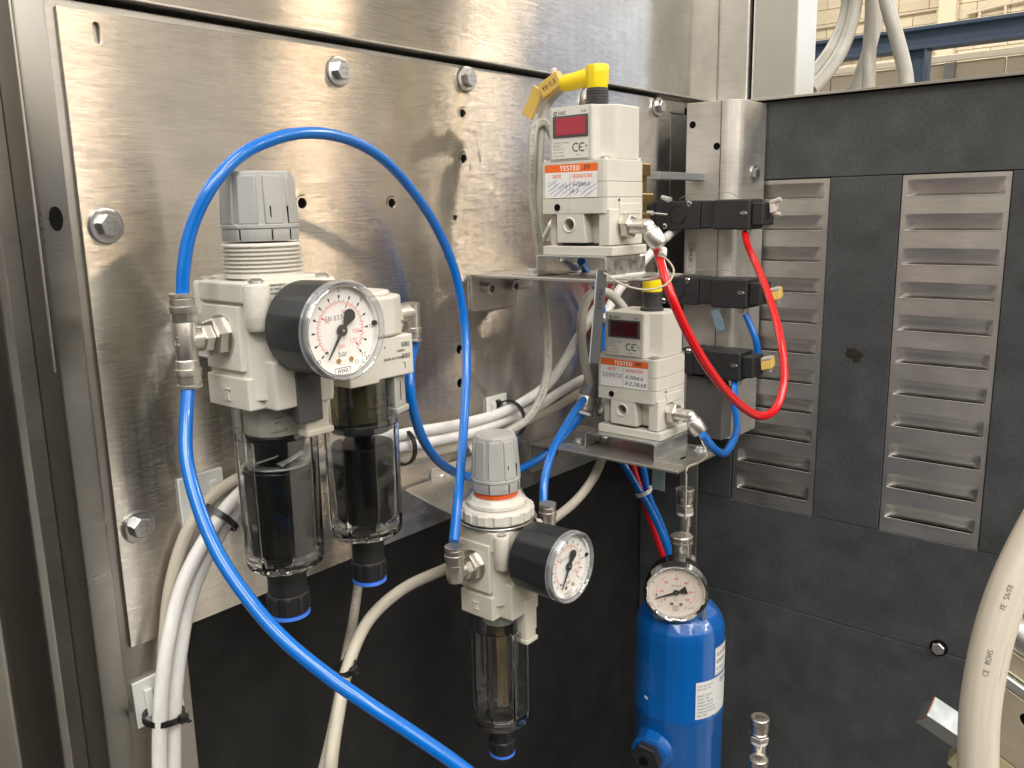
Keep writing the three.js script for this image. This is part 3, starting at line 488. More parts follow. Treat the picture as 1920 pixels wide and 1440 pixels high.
// clear bowl with ribs, inner filter stack and push-in drain
function makeBowl(parent, r, y0, y1, inner, nRibs, ys = y1) {
  const g = new THREE.Group(); g.name = 'bowl'; parent.add(g);
  const h = y1 - y0;
  // below ys a wall of real thickness with shallow ribs, so that its edges bend the light
  const ribbed = (geo) => { const q = geo.attributes.position; for (let i = 0; i < q.count; i++) { const R = Math.hypot(q.getX(i), q.getZ(i)); if (R > r * 0.9) { const k = 1 + 0.016 * Math.max(0, Math.cos(nRibs * Math.atan2(q.getZ(i), q.getX(i)))) ** 2; q.setX(i, q.getX(i) * k); q.setZ(i, q.getZ(i) * k); } } geo.computeVertexNormals(); return geo; };
  if (ys < y1) { obj('bowl_wall', ribbed(new THREE.LatheGeometry([[r, y1], [r, ys + 0.0002]].map((q) => new THREE.Vector2(...q)), 96)), clear, g); obj('inner_wall', new THREE.LatheGeometry([[r * 0.925, y1], [r * 0.925, ys + 0.0002]].map((q) => new THREE.Vector2(...q)), 64), clearTint, g); }
  obj('bowl_shell', toCreasedNormals(ribbed(new THREE.LatheGeometry([[r * 0.55, y0 + 0.0045], [r * 0.56, y0 + 0.001], [r * 0.6, y0], [r * 0.84, y0 + 0.0006], [r * 0.93, y0 + 0.003], [r * 0.975, y0 + 0.0075], [r * 0.985, y0 + h * 0.15], [r, ys], [r * 0.925, ys], [r * 0.91, y0 + h * 0.16], [r * 0.89, y0 + 0.011], [r * 0.84, y0 + 0.0075], [r * 0.7, y0 + 0.0055], [r * 0.55, y0 + 0.0045]].map((q) => new THREE.Vector2(...q)), 96)), 0.7), clearSolid, g);
  obj('foot_ring', lathe([[r * 0.8, y0 + 0.0095], [r * 0.83, y0 + 0.0095], [r * 0.83, y0 + 0.012], [r * 0.8, y0 + 0.012], [r * 0.8, y0 + 0.0095]], 48, 0.5), clearSolid, g);
  for (const [name, ra, rb, a, b, m] of inner) obj(name, lathe([[0, a], [ra * 0.97, a], [ra, a + 0.001], [rb, b - 0.001], [rb * 0.97, b], [0, b]], 44), m, g);
  return g;
}
function makeDrain(parent, r, y0, y1) {
  const h = y1 - y0, g = new THREE.Group(); g.name = 'drain'; parent.add(g);
  obj('drain_body', lathe([[0, y1], [r * 1.18, y1], [r * 1.2, y1 - h * 0.06], [r * 1.05, y1 - h * 0.16], [r, y1 - h * 0.2], [r, y1 - h * 0.52], [r * 1.06, y1 - h * 0.54], [r * 1.06, y0 + h * 0.14], [r, y0 + h * 0.1], [0, y0 + h * 0.1]], 36), blackPlastic, g);
  for (let i = 0; i < 10; i++) obj('grip', box(r * 0.28, h * 0.3, r * 0.1, 0, y0 + h * 0.3, r * 1.07, 0.0008).rotateY(i * 0.628), blackPlastic, g);
  obj('release_ring', lathe([[0, y0 + 0.001], [r * 0.55, y0 + 0.0005], [r * 0.95, y0], [r * 1.07, y0 + h * 0.03], [r * 1.07, y0 + h * 0.085], [0, y0 + h * 0.098]], 32), blueRing, g);
  return g;
}
// straight push-in collar along dir
const collar = (r, l, pos, dir) => along(lathe([[0, 0], [r * 0.86, 0], [r * 0.92, l * 0.04], [r * 0.92, l * 0.3], [r * 1.05, l * 0.33], [r * 1.05, l * 0.55], [r * 0.97, l * 0.57], [r * 0.97, l * 0.8], [r * 0.86, l * 0.815], [r * 0.86, l * 0.88], [r, l * 0.89], [r, l * 0.98], [r * 0.94, l], [r * 0.6, l], [0, l * 0.97]], 32), pos, dir);
const hexAlong = (r, l, pos, dir, spin = 0) => along(hexNut(r, l, 0.1).rotateY(spin), pos, dir);

function print(name, w, h, draw, mat, parent, place, px = 256) {
  const t = canvasTex(px, Math.max(16, Math.round(px * h / w)), draw), m = new THREE.MeshPhysicalMaterial({ map: t, roughness: 0.5, transparent: true, ...mat });
  const o = new THREE.Mesh(place(new THREE.PlaneGeometry(w, h)), m); o.name = name; parent.add(o); return o;
}
const onLeft = (x, y, z) => (g) => prep(g.rotateY(-Math.PI / 2).translate(x, y, z));   // on a face that looks to -x
const onFront = (x, y, z) => (g) => prep(g.translate(x, y, z));                        // on a face that looks to +z

// ---------------------------------------------------------------- large filter regulator on the left
{
  const t = thing('filter_regulator', 'large white filter regulator with grey knob and big black dial gauge, left on the plate', 'filter regulator', [0.345, 0, 0.091]);
  makeKnob(t, 0.0254, 0.0238, -0.0165, 0.0285);
  const th = [[0, -0.0405], [0.0262, -0.0405], [0.0262, -0.038]];
  for (let i = 0; i < 7; i++) { const y = -0.0375 + i * 0.0027; th.push([0.0246, y], [0.0246, y + 0.0008], [0.0264, y + 0.0013], [0.0264, y + 0.0021]); }
  th.push([0.0254, -0.0178], [0, -0.0178]);
  obj('threaded_neck', lathe(th, 56, 0.3), white, t);
  // bonnet with its screwed-down corner lobes
  const bon = obj('bonnet', [vprism([[-0.035, -0.026], [-0.035, 0.026], [-0.022, 0.036], [0.022, 0.036], [0.035, 0.026], [0.035, -0.026], [0.022, -0.036], [-0.022, -0.036]], -0.0552, -0.042, 0.003, 0.0014), vprism([[-0.022, -0.033], [-0.022, 0.03], [0.022, 0.03], [0.022, -0.033]], -0.043, -0.0395, 0.004, 0.001)], white, t);
  for (const [x, z] of [[-0.026, 0.029], [0.026, 0.029], [-0.026, -0.029], [0.026, -0.029]]) {
    obj('corner_lobe', lathe([[0, -0.073], [0.0074, -0.073], [0.0086, -0.071], [0.009, -0.06], [0.009, -0.044], [0.008, -0.0425], [0, -0.0425]], 28).translate(x, 0, z), white, t);
    const s = obj('screw', lathe([[0, -0.0424], [0.0052, -0.0424], [0.005, -0.0408], [0.003, -0.0395], [0, -0.0392]], 20).translate(x, 0, z), zinc, t);
  }
  obj('body', [vprism([[-0.032, -0.023], [-0.032, 0.023], [-0.02, 0.032], [0.02, 0.032], [0.032, 0.023], [0.032, -0.023], [0.02, -0.032], [-0.02, -0.032]], -0.12, -0.0555, 0.002, 0.0008),
    vprism([[-0.035, -0.0245], [-0.035, 0.0245], [0.035, 0.0245], [0.035, -0.0245]], -0.1262, -0.1045, 0.002, 0.001),
    vprism([[-0.0352, -0.022], [-0.0352, 0.019], [-0.03, 0.0205], [-0.03, -0.022]], -0.1005, -0.0572, 0.0012, 0.001),
    vprism([[-0.024, 0.02], [-0.024, 0.0385], [0.024, 0.0385], [0.024, 0.02]], -0.1262, -0.0935, 0.003, 0.0014),
    vprism([[-0.014, 0.02], [-0.014, 0.036], [0.014, 0.036], [0.014, 0.02]], -0.0925, -0.0575, 0.003, 0.001)], white, t);
  const mk = obj('port_mark', [span(-0.0364, -0.0352, -0.1135, -0.1129, -0.004, 0.004, 0), span(-0.0364, -0.0352, -0.121, -0.1204, -0.004, 0.004, 0), span(-0.0364, -0.0352, -0.12, -0.1137, -0.0018, -0.0011, 0), span(-0.0364, -0.0352, -0.12, -0.1137, 0.0011, 0.0018, 0)], whiteWarm, t);
  print('type_print', 0.0165, 0.0085, (c, w, h) => { c.clearRect(0, 0, w, h); c.fillStyle = '#303030'; c.font = 'bold 30px sans-serif'; c.fillText('AW40-F04D-A', 4, 38); c.fillText('SET PRESS.', 4, 78); c.font = 'bold 34px sans-serif'; c.fillText('SMC', 30, 122); c.beginPath(); c.arc(14, 110, 11, 0, 7); c.fill(); }, {}, t, onFront(-0.0135, -0.0465, 0.0364));
  // tee fitting on the left port
  const fit = new THREE.Group(); fit.name = 'tee_fitting'; t.add(fit);
  obj('nut', [hexAlong(0.0132, 0.009, [-0.0356, -0.0775, 0], [-1, 0, 0], 0.25), along(cyl(0.0142, 0.0142, 0.0016), [-0.0352, -0.0775, 0], [-1, 0, 0])], nickel, fit);
  obj('small_nut', hexAlong(0.0092, 0.007, [-0.0448, -0.0775, 0], [-1, 0, 0], 0.1), nickel, fit);
  obj('branch', along(lathe([[0, 0], [0.0066, 0], [0.0066, 0.009], [0, 0.009]], 24), [-0.0518, -0.0775, 0], [-1, 0, 0]), nickel, fit);
  obj('sleeve', lathe([[0, -0.0915], [0.0065, -0.0915], [0.0068, -0.09], [0.0068, -0.065], [0.0065, -0.064], [0, -0.064]], 28).translate(-0.0618, 0, 0), nickel, fit);
  obj('collar', collar(0.0079, 0.0185, [-0.0618, -0.0655, 0], [0, 1, 0]), nickel, fit);
  obj('collar', collar(0.0079, 0.0185, [-0.0618, -0.0895, 0], [0, -1, 0]), nickel, fit);
  obj('maker_mark', [span(-0.0697, -0.0685, -0.0805, -0.0745, -0.0002, 0.0006, 0), span(-0.0697, -0.0685, -0.0748, -0.074, 0.0006, 0.0032, 0), along(cyl(0.0009, 0.0007, 0.0008, 8), [-0.068, -0.0795, 0.0022], [-0.85, 0, 0.5])], nickel, fit);
  // gauge
  const g = makeGauge(t, 0.0322, 0.0385, 0, 2.53); g.position.set(0.0005, -0.0725, 0.0775);
  obj('gauge_stem', along(cyl(0.007, 0.007, 0.012), [0.0005, -0.0725, 0.03], [0, 0, 1]), brass, t);
  // bowl guard tab of dark smoked plastic under the gauge and grey latch
  obj('guard_tab', [vprism([[-0.008, 0.033], [0.012, 0.033], [0.012, 0.0405], [-0.008, 0.0405]], -0.138, -0.098, 0.002, 0.001)], std([0.075, 0.076, 0.075], 0.5, 0, { map: grime, bumpMap: plasticBump, bumpScale: 0.0001 }), t);
  obj('latch', [vprism([[0.0, 0.026], [0.02, 0.026], [0.02, 0.036], [0.0, 0.036]], -0.147, -0.1265, 0.002, 0.001), vprism([[-0.001, 0.026], [0.022, 0.026], [0.022, 0.0385], [-0.001, 0.0385]], -0.149, -0.1445, 0.002, 0.001)], whiteWarm, t);
  const bowl = makeBowl(t, 0.0288, -0.2505, -0.1262, [['filter_skirt', 0.0215, 0.0215, -0.1495, -0.127, whiteWarm], ['filter_neck', 0.0155, 0.0212, -0.172, -0.15, darkFilter], ['baffle', 0.0215, 0.0215, -0.1745, -0.1725, std([0.25, 0.25, 0.23], 0.3)], ['filter_cup', 0.0232, 0.024, -0.2385, -0.175, darkFilter]], 6, -0.152);
  for (let i = 0; i < 3; i++) obj('vane', box(0.019, 0.0008, 0.011, 0, 0, 0.016, 0.0003).rotateZ(0.35).rotateY(-1.1 + i * 1.0).translate(0, -0.1665, 0), std([0.45, 0.45, 0.42], 0.35), bowl);
  print('bowl_print', 0.024, 0.02, (c, w, h) => { c.clearRect(0, 0, w, h); c.fillStyle = '#454540'; c.font = 'bold 26px sans-serif'; c.fillText('1.0MPa', 50, 50); c.fillText('60°C', 66, 82); c.fillText('CARBONATE', 18, 150); }, {}, bowl, onFront(-0.0125, -0.14, 0.0274 * 0.98));
  makeDrain(t, 0.0142, -0.2905, -0.2508);
  obj('wall_bracket', [span(-0.02, 0.02, -0.1, -0.07, -0.0905, -0.033, 0.002)], zinc, t);
}
// ---------------------------------------------------------------- mist filter to its right
{
  const t = thing('mist_filter', 'white filter with black cartridge in a clear bowl, right of the large regulator', 'air filter', [0.4225, 0, 0.091]);
  obj('head', [vprism([[-0.031, -0.026], [-0.031, 0.02], [-0.018, 0.032], [0.012, 0.032], [0.026, 0.024], [0.03, 0.012], [0.03, -0.026]], -0.0905, -0.0605, 0.003, 0.002),
    vprism([[-0.028, -0.022], [-0.028, 0.015], [-0.016, 0.026], [0.01, 0.026], [0.021, 0.018], [0.024, 0.008], [0.024, -0.022]], -0.0615, -0.057, 0.004, 0.002),
    vprism([[-0.031, -0.026], [-0.031, 0.03], [0.031, 0.03], [0.031, -0.026]], -0.122, -0.091, 0.002, 0.0012),
    vprism([[-0.034, 0.005], [-0.034, 0.032], [-0.006, 0.032], [-0.006, 0.005]], -0.1235, -0.09, 0.002, 0.001)], white, t);
  print('type_print', 0.031, 0.017, (c, w, h) => { c.clearRect(0, 0, w, h); c.fillStyle = '#3c3c3a'; c.font = 'bold 22px sans-serif'; c.fillText('A', 22, 30); c.fillText('1.0MPa', 120, 66); c.fillText('MADE IN CHINA', 16, 108); c.strokeStyle = '#3c3c3a'; c.lineWidth = 3; for (const y of [10, 84]) for (const x of [172, 206]) { c.strokeRect(x, y, 30, 24); c.fillRect(x + 6, y + 5, 6, 14); c.fillRect(x + 17, y + 8, 6, 10); } }, {}, t, onFront(0.0135, -0.104, 0.0303));
  obj('level_mark', [span(0.0212, 0.0216, -0.117, -0.112, 0.0301, 0.0304, 0), span(0.0196, 0.0212, -0.1124, -0.112, 0.0301, 0.0304, 0)], dirt, t);
  const la = obj('latch', [vprism([[0.012, 0.016], [0.0285, 0.012], [0.0285, 0.022], [0.012, 0.028]], -0.147, -0.1225, 0.002, 0.001), vprism([[0.011, 0.014], [0.0305, 0.01], [0.0305, 0.024], [0.011, 0.031]], -0.1515, -0.147, 0.003, 0.001)], std([0.47, 0.46, 0.43], 0.45, 0, { map: grime }), t);
  obj('latch_mark', span(0.0198, 0.0203, -0.142, -0.127, 0.0248, 0.0256, 0), dirt, la);
  const bowl = makeBowl(t, 0.0292, -0.251, -0.122, [['filter_skirt', 0.0225, 0.023, -0.158, -0.1225, smoky], ['seal_ring', 0.0226, 0.0226, -0.1655, -0.1585, blackPlastic], ['filter_neck', 0.0065, 0.0065, -0.1755, -0.166, darkFilter], ['filter_cup', 0.0222, 0.0236, -0.237, -0.176, darkFilter]], 6, -0.159);
  obj('inner_core', lathe([[0, -0.157], [0.0168, -0.157], [0.0168, -0.123], [0, -0.123]], 30), std([0.36, 0.33, 0.25], 0.5), bowl);
  print('bowl_print', 0.034, 0.02, (c, w, h) => { c.clearRect(0, 0, w, h); c.fillStyle = '#20201c'; c.font = 'bold 22px sans-serif'; c.fillText('1.0MPa', 130, 30); c.fillText('60°C', 140, 58); c.fillText('POLYCARBONATE', 40, 96); c.font = 'bold 26px sans-serif'; c.fillText('WARNING', 20, 142); }, {}, bowl, onFront(-0.004, -0.1415, 0.0285));
  makeDrain(t, 0.0128, -0.292, -0.2515);
  const fit = new THREE.Group(); fit.name = 'elbow_fitting'; t.add(fit);
  obj('nut', hexAlong(0.0125, 0.009, [0.0312, -0.079, 0], [1, 0, 0], 0.3), nickel, fit);
  obj('bend', [along(lathe([[0, 0], [0.0075, 0], [0.0078, 0.002], [0.0078, 0.018], [0.006, 0.02], [0, 0.02]], 24), [0.0402, -0.079, 0], [1, 0, 0]), lathe([[0, -0.088], [0.0078, -0.088], [0.0078, -0.0725], [0.006, -0.0715], [0, -0.0715]], 24).translate(0.058, 0, 0)], nickel, fit);
  obj('collar', collar(0.0082, 0.0165, [0.058, -0.0865, 0], [0, -1, 0]), nickel, fit);
}
// ---------------------------------------------------------------- smaller filter regulator below
{
  const t = thing('small_filter_regulator', 'smaller white filter regulator with an orange ring under its grey knob, hanging lower right', 'filter regulator', [0.5405, 0, 0.126]);
  makeKnob(t, 0.0212, 0.0188, -0.2375, -0.1885);
  obj('lock_ring', lathe([[0, -0.2425], [0.0188, -0.2425], [0.0194, -0.2415], [0.0194, -0.2385], [0, -0.238]], 40), orangePlastic, t);
  obj('neck', lathe([[0, -0.2505], [0.0262, -0.2505], [0.0262, -0.2475], [0.0235, -0.2455], [0.0225, -0.243], [0, -0.2426]], 44), white, t);
  const nut = obj('ring_nut', lathe([[0, -0.2632], [0.0305, -0.2632], [0.0318, -0.2622], [0.0318, -0.2535], [0.03, -0.2512], [0, -0.2506]], 56), white, t);
  for (let i = 0; i < 14; i++) obj('castle_tooth', box(0.0085, 0.0085, 0.002, 0, -0.2575, 0.0322, 0.0009).rotateY(i / 14 * Math.PI * 2 + 0.1), white, nut);
  obj('bracket_ring', lathe([[0, -0.2665], [0.0325, -0.2665], [0.033, -0.266], [0.033, -0.2645], [0.0325, -0.264], [0, -0.264]], 48), zinc, t);
  obj('body', [vprism([[-0.029, -0.0195], [-0.029, 0.0195], [-0.017, 0.029], [0.017, 0.029], [0.029, 0.0195], [0.029, -0.0195], [0.017, -0.029], [-0.017, -0.029]], -0.2845, -0.267, 0.003, 0.001),
    vprism([[-0.027, -0.018], [-0.027, 0.018], [-0.015, 0.0255], [0.015, 0.0255], [0.027, 0.018], [0.027, -0.018], [0.015, -0.0255], [-0.015, -0.0255]], -0.335, -0.284, 0.002, 0.001),
    vprism([[-0.0298, -0.0185], [-0.0298, 0.0185], [0.0298, 0.0185], [0.0298, -0.0185]], -0.347, -0.3255, 0.0015, 0.001),
    vprism([[-0.0312, -0.0175], [-0.0312, 0.0172], [-0.026, 0.0172], [-0.026, -0.0175]], -0.3215, -0.278, 0.001, 0.0008),
    vprism([[-0.0185, 0.016], [-0.0185, 0.031], [0.0185, 0.031], [0.0185, 0.016]], -0.3475, -0.315, 0.002, 0.0014),
    vprism([[-0.012, 0.016], [-0.012, 0.0305], [0.012, 0.0305], [0.012, 0.016]], -0.315, -0.2846, 0.002, 0.001)], whiteWarm, t);
  for (const x of [-0.0225, 0.0225]) obj('corner_lobe', lathe([[0, -0.299], [0.0058, -0.299], [0.007, -0.297], [0.0072, -0.2705], [0.0065, -0.2692], [0, -0.269]], 24).translate(x, 0, 0.0245), whiteWarm, t);
  obj('screw', lathe([[0, -0.269], [0.0042, -0.269], [0.004, -0.2677], [0, -0.2668]], 18).translate(-0.0225, 0, 0.0245), zinc, t);
  obj('port_mark', [span(-0.0311, -0.0299, -0.3335, -0.333, -0.003, 0.003, 0), span(-0.0311, -0.0299, -0.34, -0.3395, -0.003, 0.003, 0), span(-0.0311, -0.0299, -0.3392, -0.3338, -0.0016, -0.0011, 0), span(-0.0311, -0.0299, -0.3392, -0.3338, 0.0009, 0.0014, 0)], white, t);
  print('type_print', 0.016, 0.007, (c, w, h) => { c.clearRect(0, 0, w, h); c.fillStyle = '#333'; c.font = 'bold 34px sans-serif'; c.fillText('AW30-F02', 4, 40); c.fillText('0.85MPa', 4, 84); }, {}, t, onFront(0.004, -0.2755, 0.0293));
  obj('strap_end', tube([[0.0105, -0.262, 0.034], [0.012, -0.268, 0.0345], [0.0135, -0.2755, 0.034]], 0.0016, 10, 8), tieBlack, t);
  const fit = new THREE.Group(); fit.name = 'elbow_fitting'; t.add(fit);
  obj('nut', [hexAlong(0.0122, 0.008, [-0.0316, -0.2985, 0], [-1, 0, 0], 0.3), along(cyl(0.0135, 0.0135, 0.0014), [-0.0312, -0.2985, 0], [-1, 0, 0])], nickel, fit);
  obj('small_nut', hexAlong(0.0085, 0.006, [-0.0398, -0.2985, 0], [-1, 0, 0], 0), nickel, fit);
  obj('bend', [along(cyl(0.0055, 0.0058, 0.01), [-0.0455, -0.2985, 0], [-1, 0, 0]), lathe([[0, -0.3065], [0.006, -0.3055], [0.0072, -0.3025], [0.0078, -0.29], [0, -0.29]], 26).translate(-0.055, 0, 0)], nickel, fit);
  obj('collar', collar(0.008, 0.017, [-0.055, -0.2905, 0], [0, 1, 0]), nickel, fit);
  const fo = new THREE.Group(); fo.name = 'outlet_fitting'; t.add(fo);
  obj('nut', hexAlong(0.0122, 0.01, [0.029, -0.2985, 0], [1, 0, 0], 0.3), nickel, fo);
  obj('bend', [along(cyl(0.0066, 0.0066, 0.036), [0.039, -0.2985, 0], [1, 0, 0]), lathe([[0, -0.306], [0.007, -0.305], [0.0078, -0.29], [0, -0.29]], 26).translate(0.0735, 0, 0)], nickel, fo);
  obj('collar', collar(0.0082, 0.018, [0.0735, -0.2905, 0], [0, 1, 0]), nickel, fo);
  const g = makeGauge(t, 0.0305, 0.041, 1, 2.6); g.position.set(0.0, -0.2905, 0.0765);
  obj('gauge_stem', along(cyl(0.006, 0.006, 0.012), [0, -0.2905, 0.028], [0, 0, 1]), brass, t);
  obj('latch', [vprism([[-0.002, 0.022], [0.012, 0.022], [0.012, 0.033], [-0.002, 0.033]], -0.372, -0.335, 0.002, 0.001), vprism([[0.0125, 0.022], [0.0155, 0.022], [0.0155, 0.031], [0.0125, 0.031]], -0.367, -0.335, 0.0008, 0.0005), vprism([[-0.003, 0.021], [0.0135, 0.021], [0.0135, 0.0345], [-0.003, 0.0345]], -0.3755, -0.3715, 0.002, 0.001)], whiteWarm, t);
  makeBowl(t, 0.0272, -0.4625, -0.3472, [['filter_skirt', 0.0145, 0.0152, -0.362, -0.3475, whiteWarm], ['core_tube', 0.0125, 0.0125, -0.448, -0.3625, std([0.75, 0.7, 0.6], 0.06, 0, { transmission: 1, thickness: 0 })], ['core_rod', 0.0042, 0.0042, -0.447, -0.363, std([0.3, 0.26, 0.2], 0.3)]], 4, -0.365);
  makeDrain(t, 0.0112, -0.497, -0.4628);
}
// bracket that carries it
{
  const t = thing('regulator_bracket', 'zinc plated bracket with a cap screw holding the smaller filter regulator to the wall', 'bracket', [0, 0, 0]);
  obj('wall_flange', zprism([[0.583, -0.2535], [0.66, -0.2535], [0.66, -0.291], [0.583, -0.291]], 0.0002, 0.003, 0.006, 0.0005), zinc, t);
  obj('arm', [vprism([[0.545, 0.003], [0.66, 0.003], [0.66, 0.04], [0.565, 0.153], [0.52, 0.153], [0.52, 0.1]], -0.2665, -0.2645, 0.004, 0.0005)], zinc, t);
  const s = obj('cap_screw', along(lathe([[0, 0], [0.007, 0], [0.007, 0.009], [0.0064, 0.0098], [0.0042, 0.0098], [0.0042, 0.005], [0, 0.005]], 28), [0.603, -0.2725, 0.003], [0, 0, 1]), boltSteel, t);
  obj('washer', along(cyl(0.0105, 0.0105, 0.0014), [0.603, -0.2725, 0.003], [0, 0, 1]), boltSteel, t);
}

// ---------------------------------------------------------------- shelves and raised mounting plates
function makeShelf(label, x0, y, depth, w, flangeW, footH) {
  const t = thing('shelf_bracket', label, 'shelf bracket', [x0, y, 0]);
  obj('shelf', [span(0, w, -0.003, 0, 0.004, depth, 0.0007), xprism([[0.0002, 0, 0.004], [0.0002, -0.02, 0], [0.0032, -0.02, 0], [0.0032, -0.003, 0.001], [0.006, -0.003, 0], [0.006, 0, 0]], 0, w, 0.001, 0.0003)], shelfSteel, t);
  obj('wall_flange', zprism([[0, -0.0195], [flangeW, -0.0195], [flangeW, -footH, 0.004], [0, -footH, 0.004]], 0.0002, 0.0032, 0.0004, 0.0003), shelfSteel, t);
  return t;
}
function capScrew(parent, x, y, z) {
  obj('cap_screw', along(lathe([[0, 0], [0.0062, 0], [0.0064, 0.0006], [0.0064, 0.0096], [0.0058, 0.0104], [0.0036, 0.0104], [0.0034, 0.005], [0, 0.005]], 28), [x, y, z], [0, 0, 1]), boltSteel, parent);
}
function panScrew(parent, x, y, z, r = 0.0055) { obj('pan_screw', [lathe([[0, 0], [r * 1.25, 0], [r * 1.25, 0.0012], [0, 0.0013]], 24).translate(x, y, z), lathe([[0, 0.0012], [r, 0.0012], [r, 0.0032], [r * 0.75, 0.0044], [r * 0.3, 0.0047], [r * 0.28, 0.0036], [0, 0.0036]], 24).translate(x, y, z)], zinc, parent); }
function makeHat(label, x, yShelf, yTop, za, zb, zc, zd, w) {
  const t = thing('mounting_plate_raised', label, 'mounting bracket', [x, yShelf, 0]), h = yTop - yShelf, k = 0.0017;
  obj('plate', xprism([[za, k, 0.0005], [zb, k, 0.002], [zb, h, 0.004], [zc, h, 0.004], [zc, k, 0.002], [zd, k, 0.0005], [zd, 0, 0.0005], [zc - k, 0, 0.003], [zc - k, h - k, 0.0025], [zb + k, h - k, 0.0025], [zb + k, 0, 0.003], [za, 0, 0.0005]], 0, w, 0.002, 0.0003), zinc, t);
  panScrew(t, 0.014, k, (za + zb) / 2 - 0.002); panScrew(t, w - 0.008, k, (zc + zd) / 2 + 0.004);
  obj('screw_tip', lathe([[0, 0], [0.004, 0], [0.005, 0.0022], [0.005, 0.004], [0, 0.004]], 20).translate(0.012, h - k - 0.0042, zb + 0.02), zinc, t);
  obj('slot', span(0.016, 0.028, k - 0.0004, k + 0.0002, zd - 0.014, zd - 0.0105, 0.0002), voidDark, t);
  return t;
}
{
  const a = makeShelf('upper stainless shelf bracket bolted to the plate below the hole column', 0.651, -0.0632, 0.1885, 0.1, 0.072, 0.0385);
  capScrew(a, 0.0197, -0.0158, 0.0033); capScrew(a, 0.0587, -0.0162, 0.0033);
  obj('hole', lathe([[0, 0], [0.0032, 0], [0.0034, -0.0006], [0, -0.0006]], 16).translate(0.003, -0.0031, 0.06), voidDark, a);
  const b = makeShelf('lower stainless shelf bracket beside the knob of the smaller regulator', 0.742, -0.2612, 0.193, 0.1, 0.26, 0.037);
  capScrew(b, 0.035, -0.018, 0.0033);
  makeHat('zinc plated raised plate under the upper controller', 0.6565, -0.0632, -0.0427, 0.052, 0.083, 0.1635, 0.205, 0.068);
  makeHat('zinc plated raised plate under the lower controller', 0.7605, -0.2612, -0.2428, 0.034, 0.066, 0.156, 0.189, 0.07);
}

// ---------------------------------------------------------------- electro-pneumatic pressure controllers
function displayPanel(dark) {
  return canvasTex(440, 500, (c, w, h) => {
    c.fillStyle = '#dcdad0'; c.fillRect(0, 0, w, h);
    c.fillStyle = '#3c3c3c'; c.font = 'bold 50px sans-serif'; c.fillText('SMC', 74, 74);
    c.lineWidth = 9; c.strokeStyle = '#3c3c3c'; c.beginPath(); c.arc(42, 57, 19, 0, 7); c.stroke(); c.fillRect(36, 44, 8, 26);
    c.font = '42px sans-serif'; c.fillText('bar', 350, 66);
    c.fillStyle = '#4a4a48'; c.font = '23px sans-serif';
    ['ITV3050-31F2BN3', 'SET 0.5', 'DC24V 0.12A', 'SUP 1.0MPa', 'Ser.No. 20K0'].forEach((s, i) => c.fillText(s, 16, 352 + i * 32));
    c.lineWidth = 2; c.strokeStyle = '#4a4a48'; c.strokeRect(12, 362, 106, 26);
    c.strokeStyle = '#2e2e2e'; c.lineWidth = 12;
    c.beginPath(); c.arc(288, 396, 38, 0.9, 5.4); c.stroke(); c.beginPath(); c.arc(362, 396, 38, 0.9, 5.4); c.stroke(); c.beginPath(); c.moveTo(326, 396); c.lineTo(360, 396); c.stroke();
    c.fillStyle = '#2e2e2e'; c.font = 'bold 30px sans-serif'; c.fillText('UL', 392, 398); c.font = '18px sans-serif'; c.fillText('us', 404, 424); c.fillText('JAPAN', 288, 474);
  });
}
const sticker = (neat) => canvasTex(512, 280, (c, w, h) => {
  c.fillStyle = '#e9e8e4'; c.fillRect(0, 0, w, h); c.fillStyle = '#ee6a1e'; c.fillRect(0, 0, w, 66);
  c.fillStyle = '#f3efe8'; c.font = 'bold 58px sans-serif'; c.fillText('TESTED', 150, 54);
  c.fillStyle = '#dd5a2a'; c.font = 'bold 44px sans-serif'; c.save(); c.scale(0.8, 1); c.fillText('DATE', 96, 116); c.fillText('SIGNATURE', 338, 118); c.restore(); c.fillRect(248, 84, 4, 190);
  c.strokeStyle = '#20242c'; c.fillStyle = '#20242c';
  c.save(); c.translate(380, 48); c.rotate(-0.06); c.font = 'italic bold 46px serif'; c.fillText('DS', 0, 0); if (neat) { c.lineWidth = 4; c.beginPath(); c.moveTo(-4, -14); c.lineTo(66, -22); c.stroke(); } c.restore();
  if (neat) { c.save(); c.rotate(0.02); c.font = 'italic 62px serif'; c.fillText('10/09/18', 14, 184, 222); c.font = 'italic bold 52px serif'; c.fillText('4-20mA', 272, 180, 220); c.fillText('0-2,5BAR', 272, 244, 234); c.restore(); }
  else {
    c.globalAlpha = 0.3; c.fillStyle = '#5a5f9a'; for (let i = 0; i < 26; i++) { c.beginPath(); c.ellipse(40 + (i * 97) % 440, 150 + (i * 53) % 110, 30 + (i * 13) % 34, 4 + i % 6, -0.5, 0, 7); c.fill(); }
    c.globalAlpha = 0.75; c.fillStyle = '#2c3158'; c.font = 'italic 50px serif'; c.fillText('/', 96, 160); c.fillText('/10', 150, 206); c.font = 'italic bold 46px serif'; c.fillText('4-20mA', 268, 184, 210); c.fillText('0-1', 262, 242);
  }
});
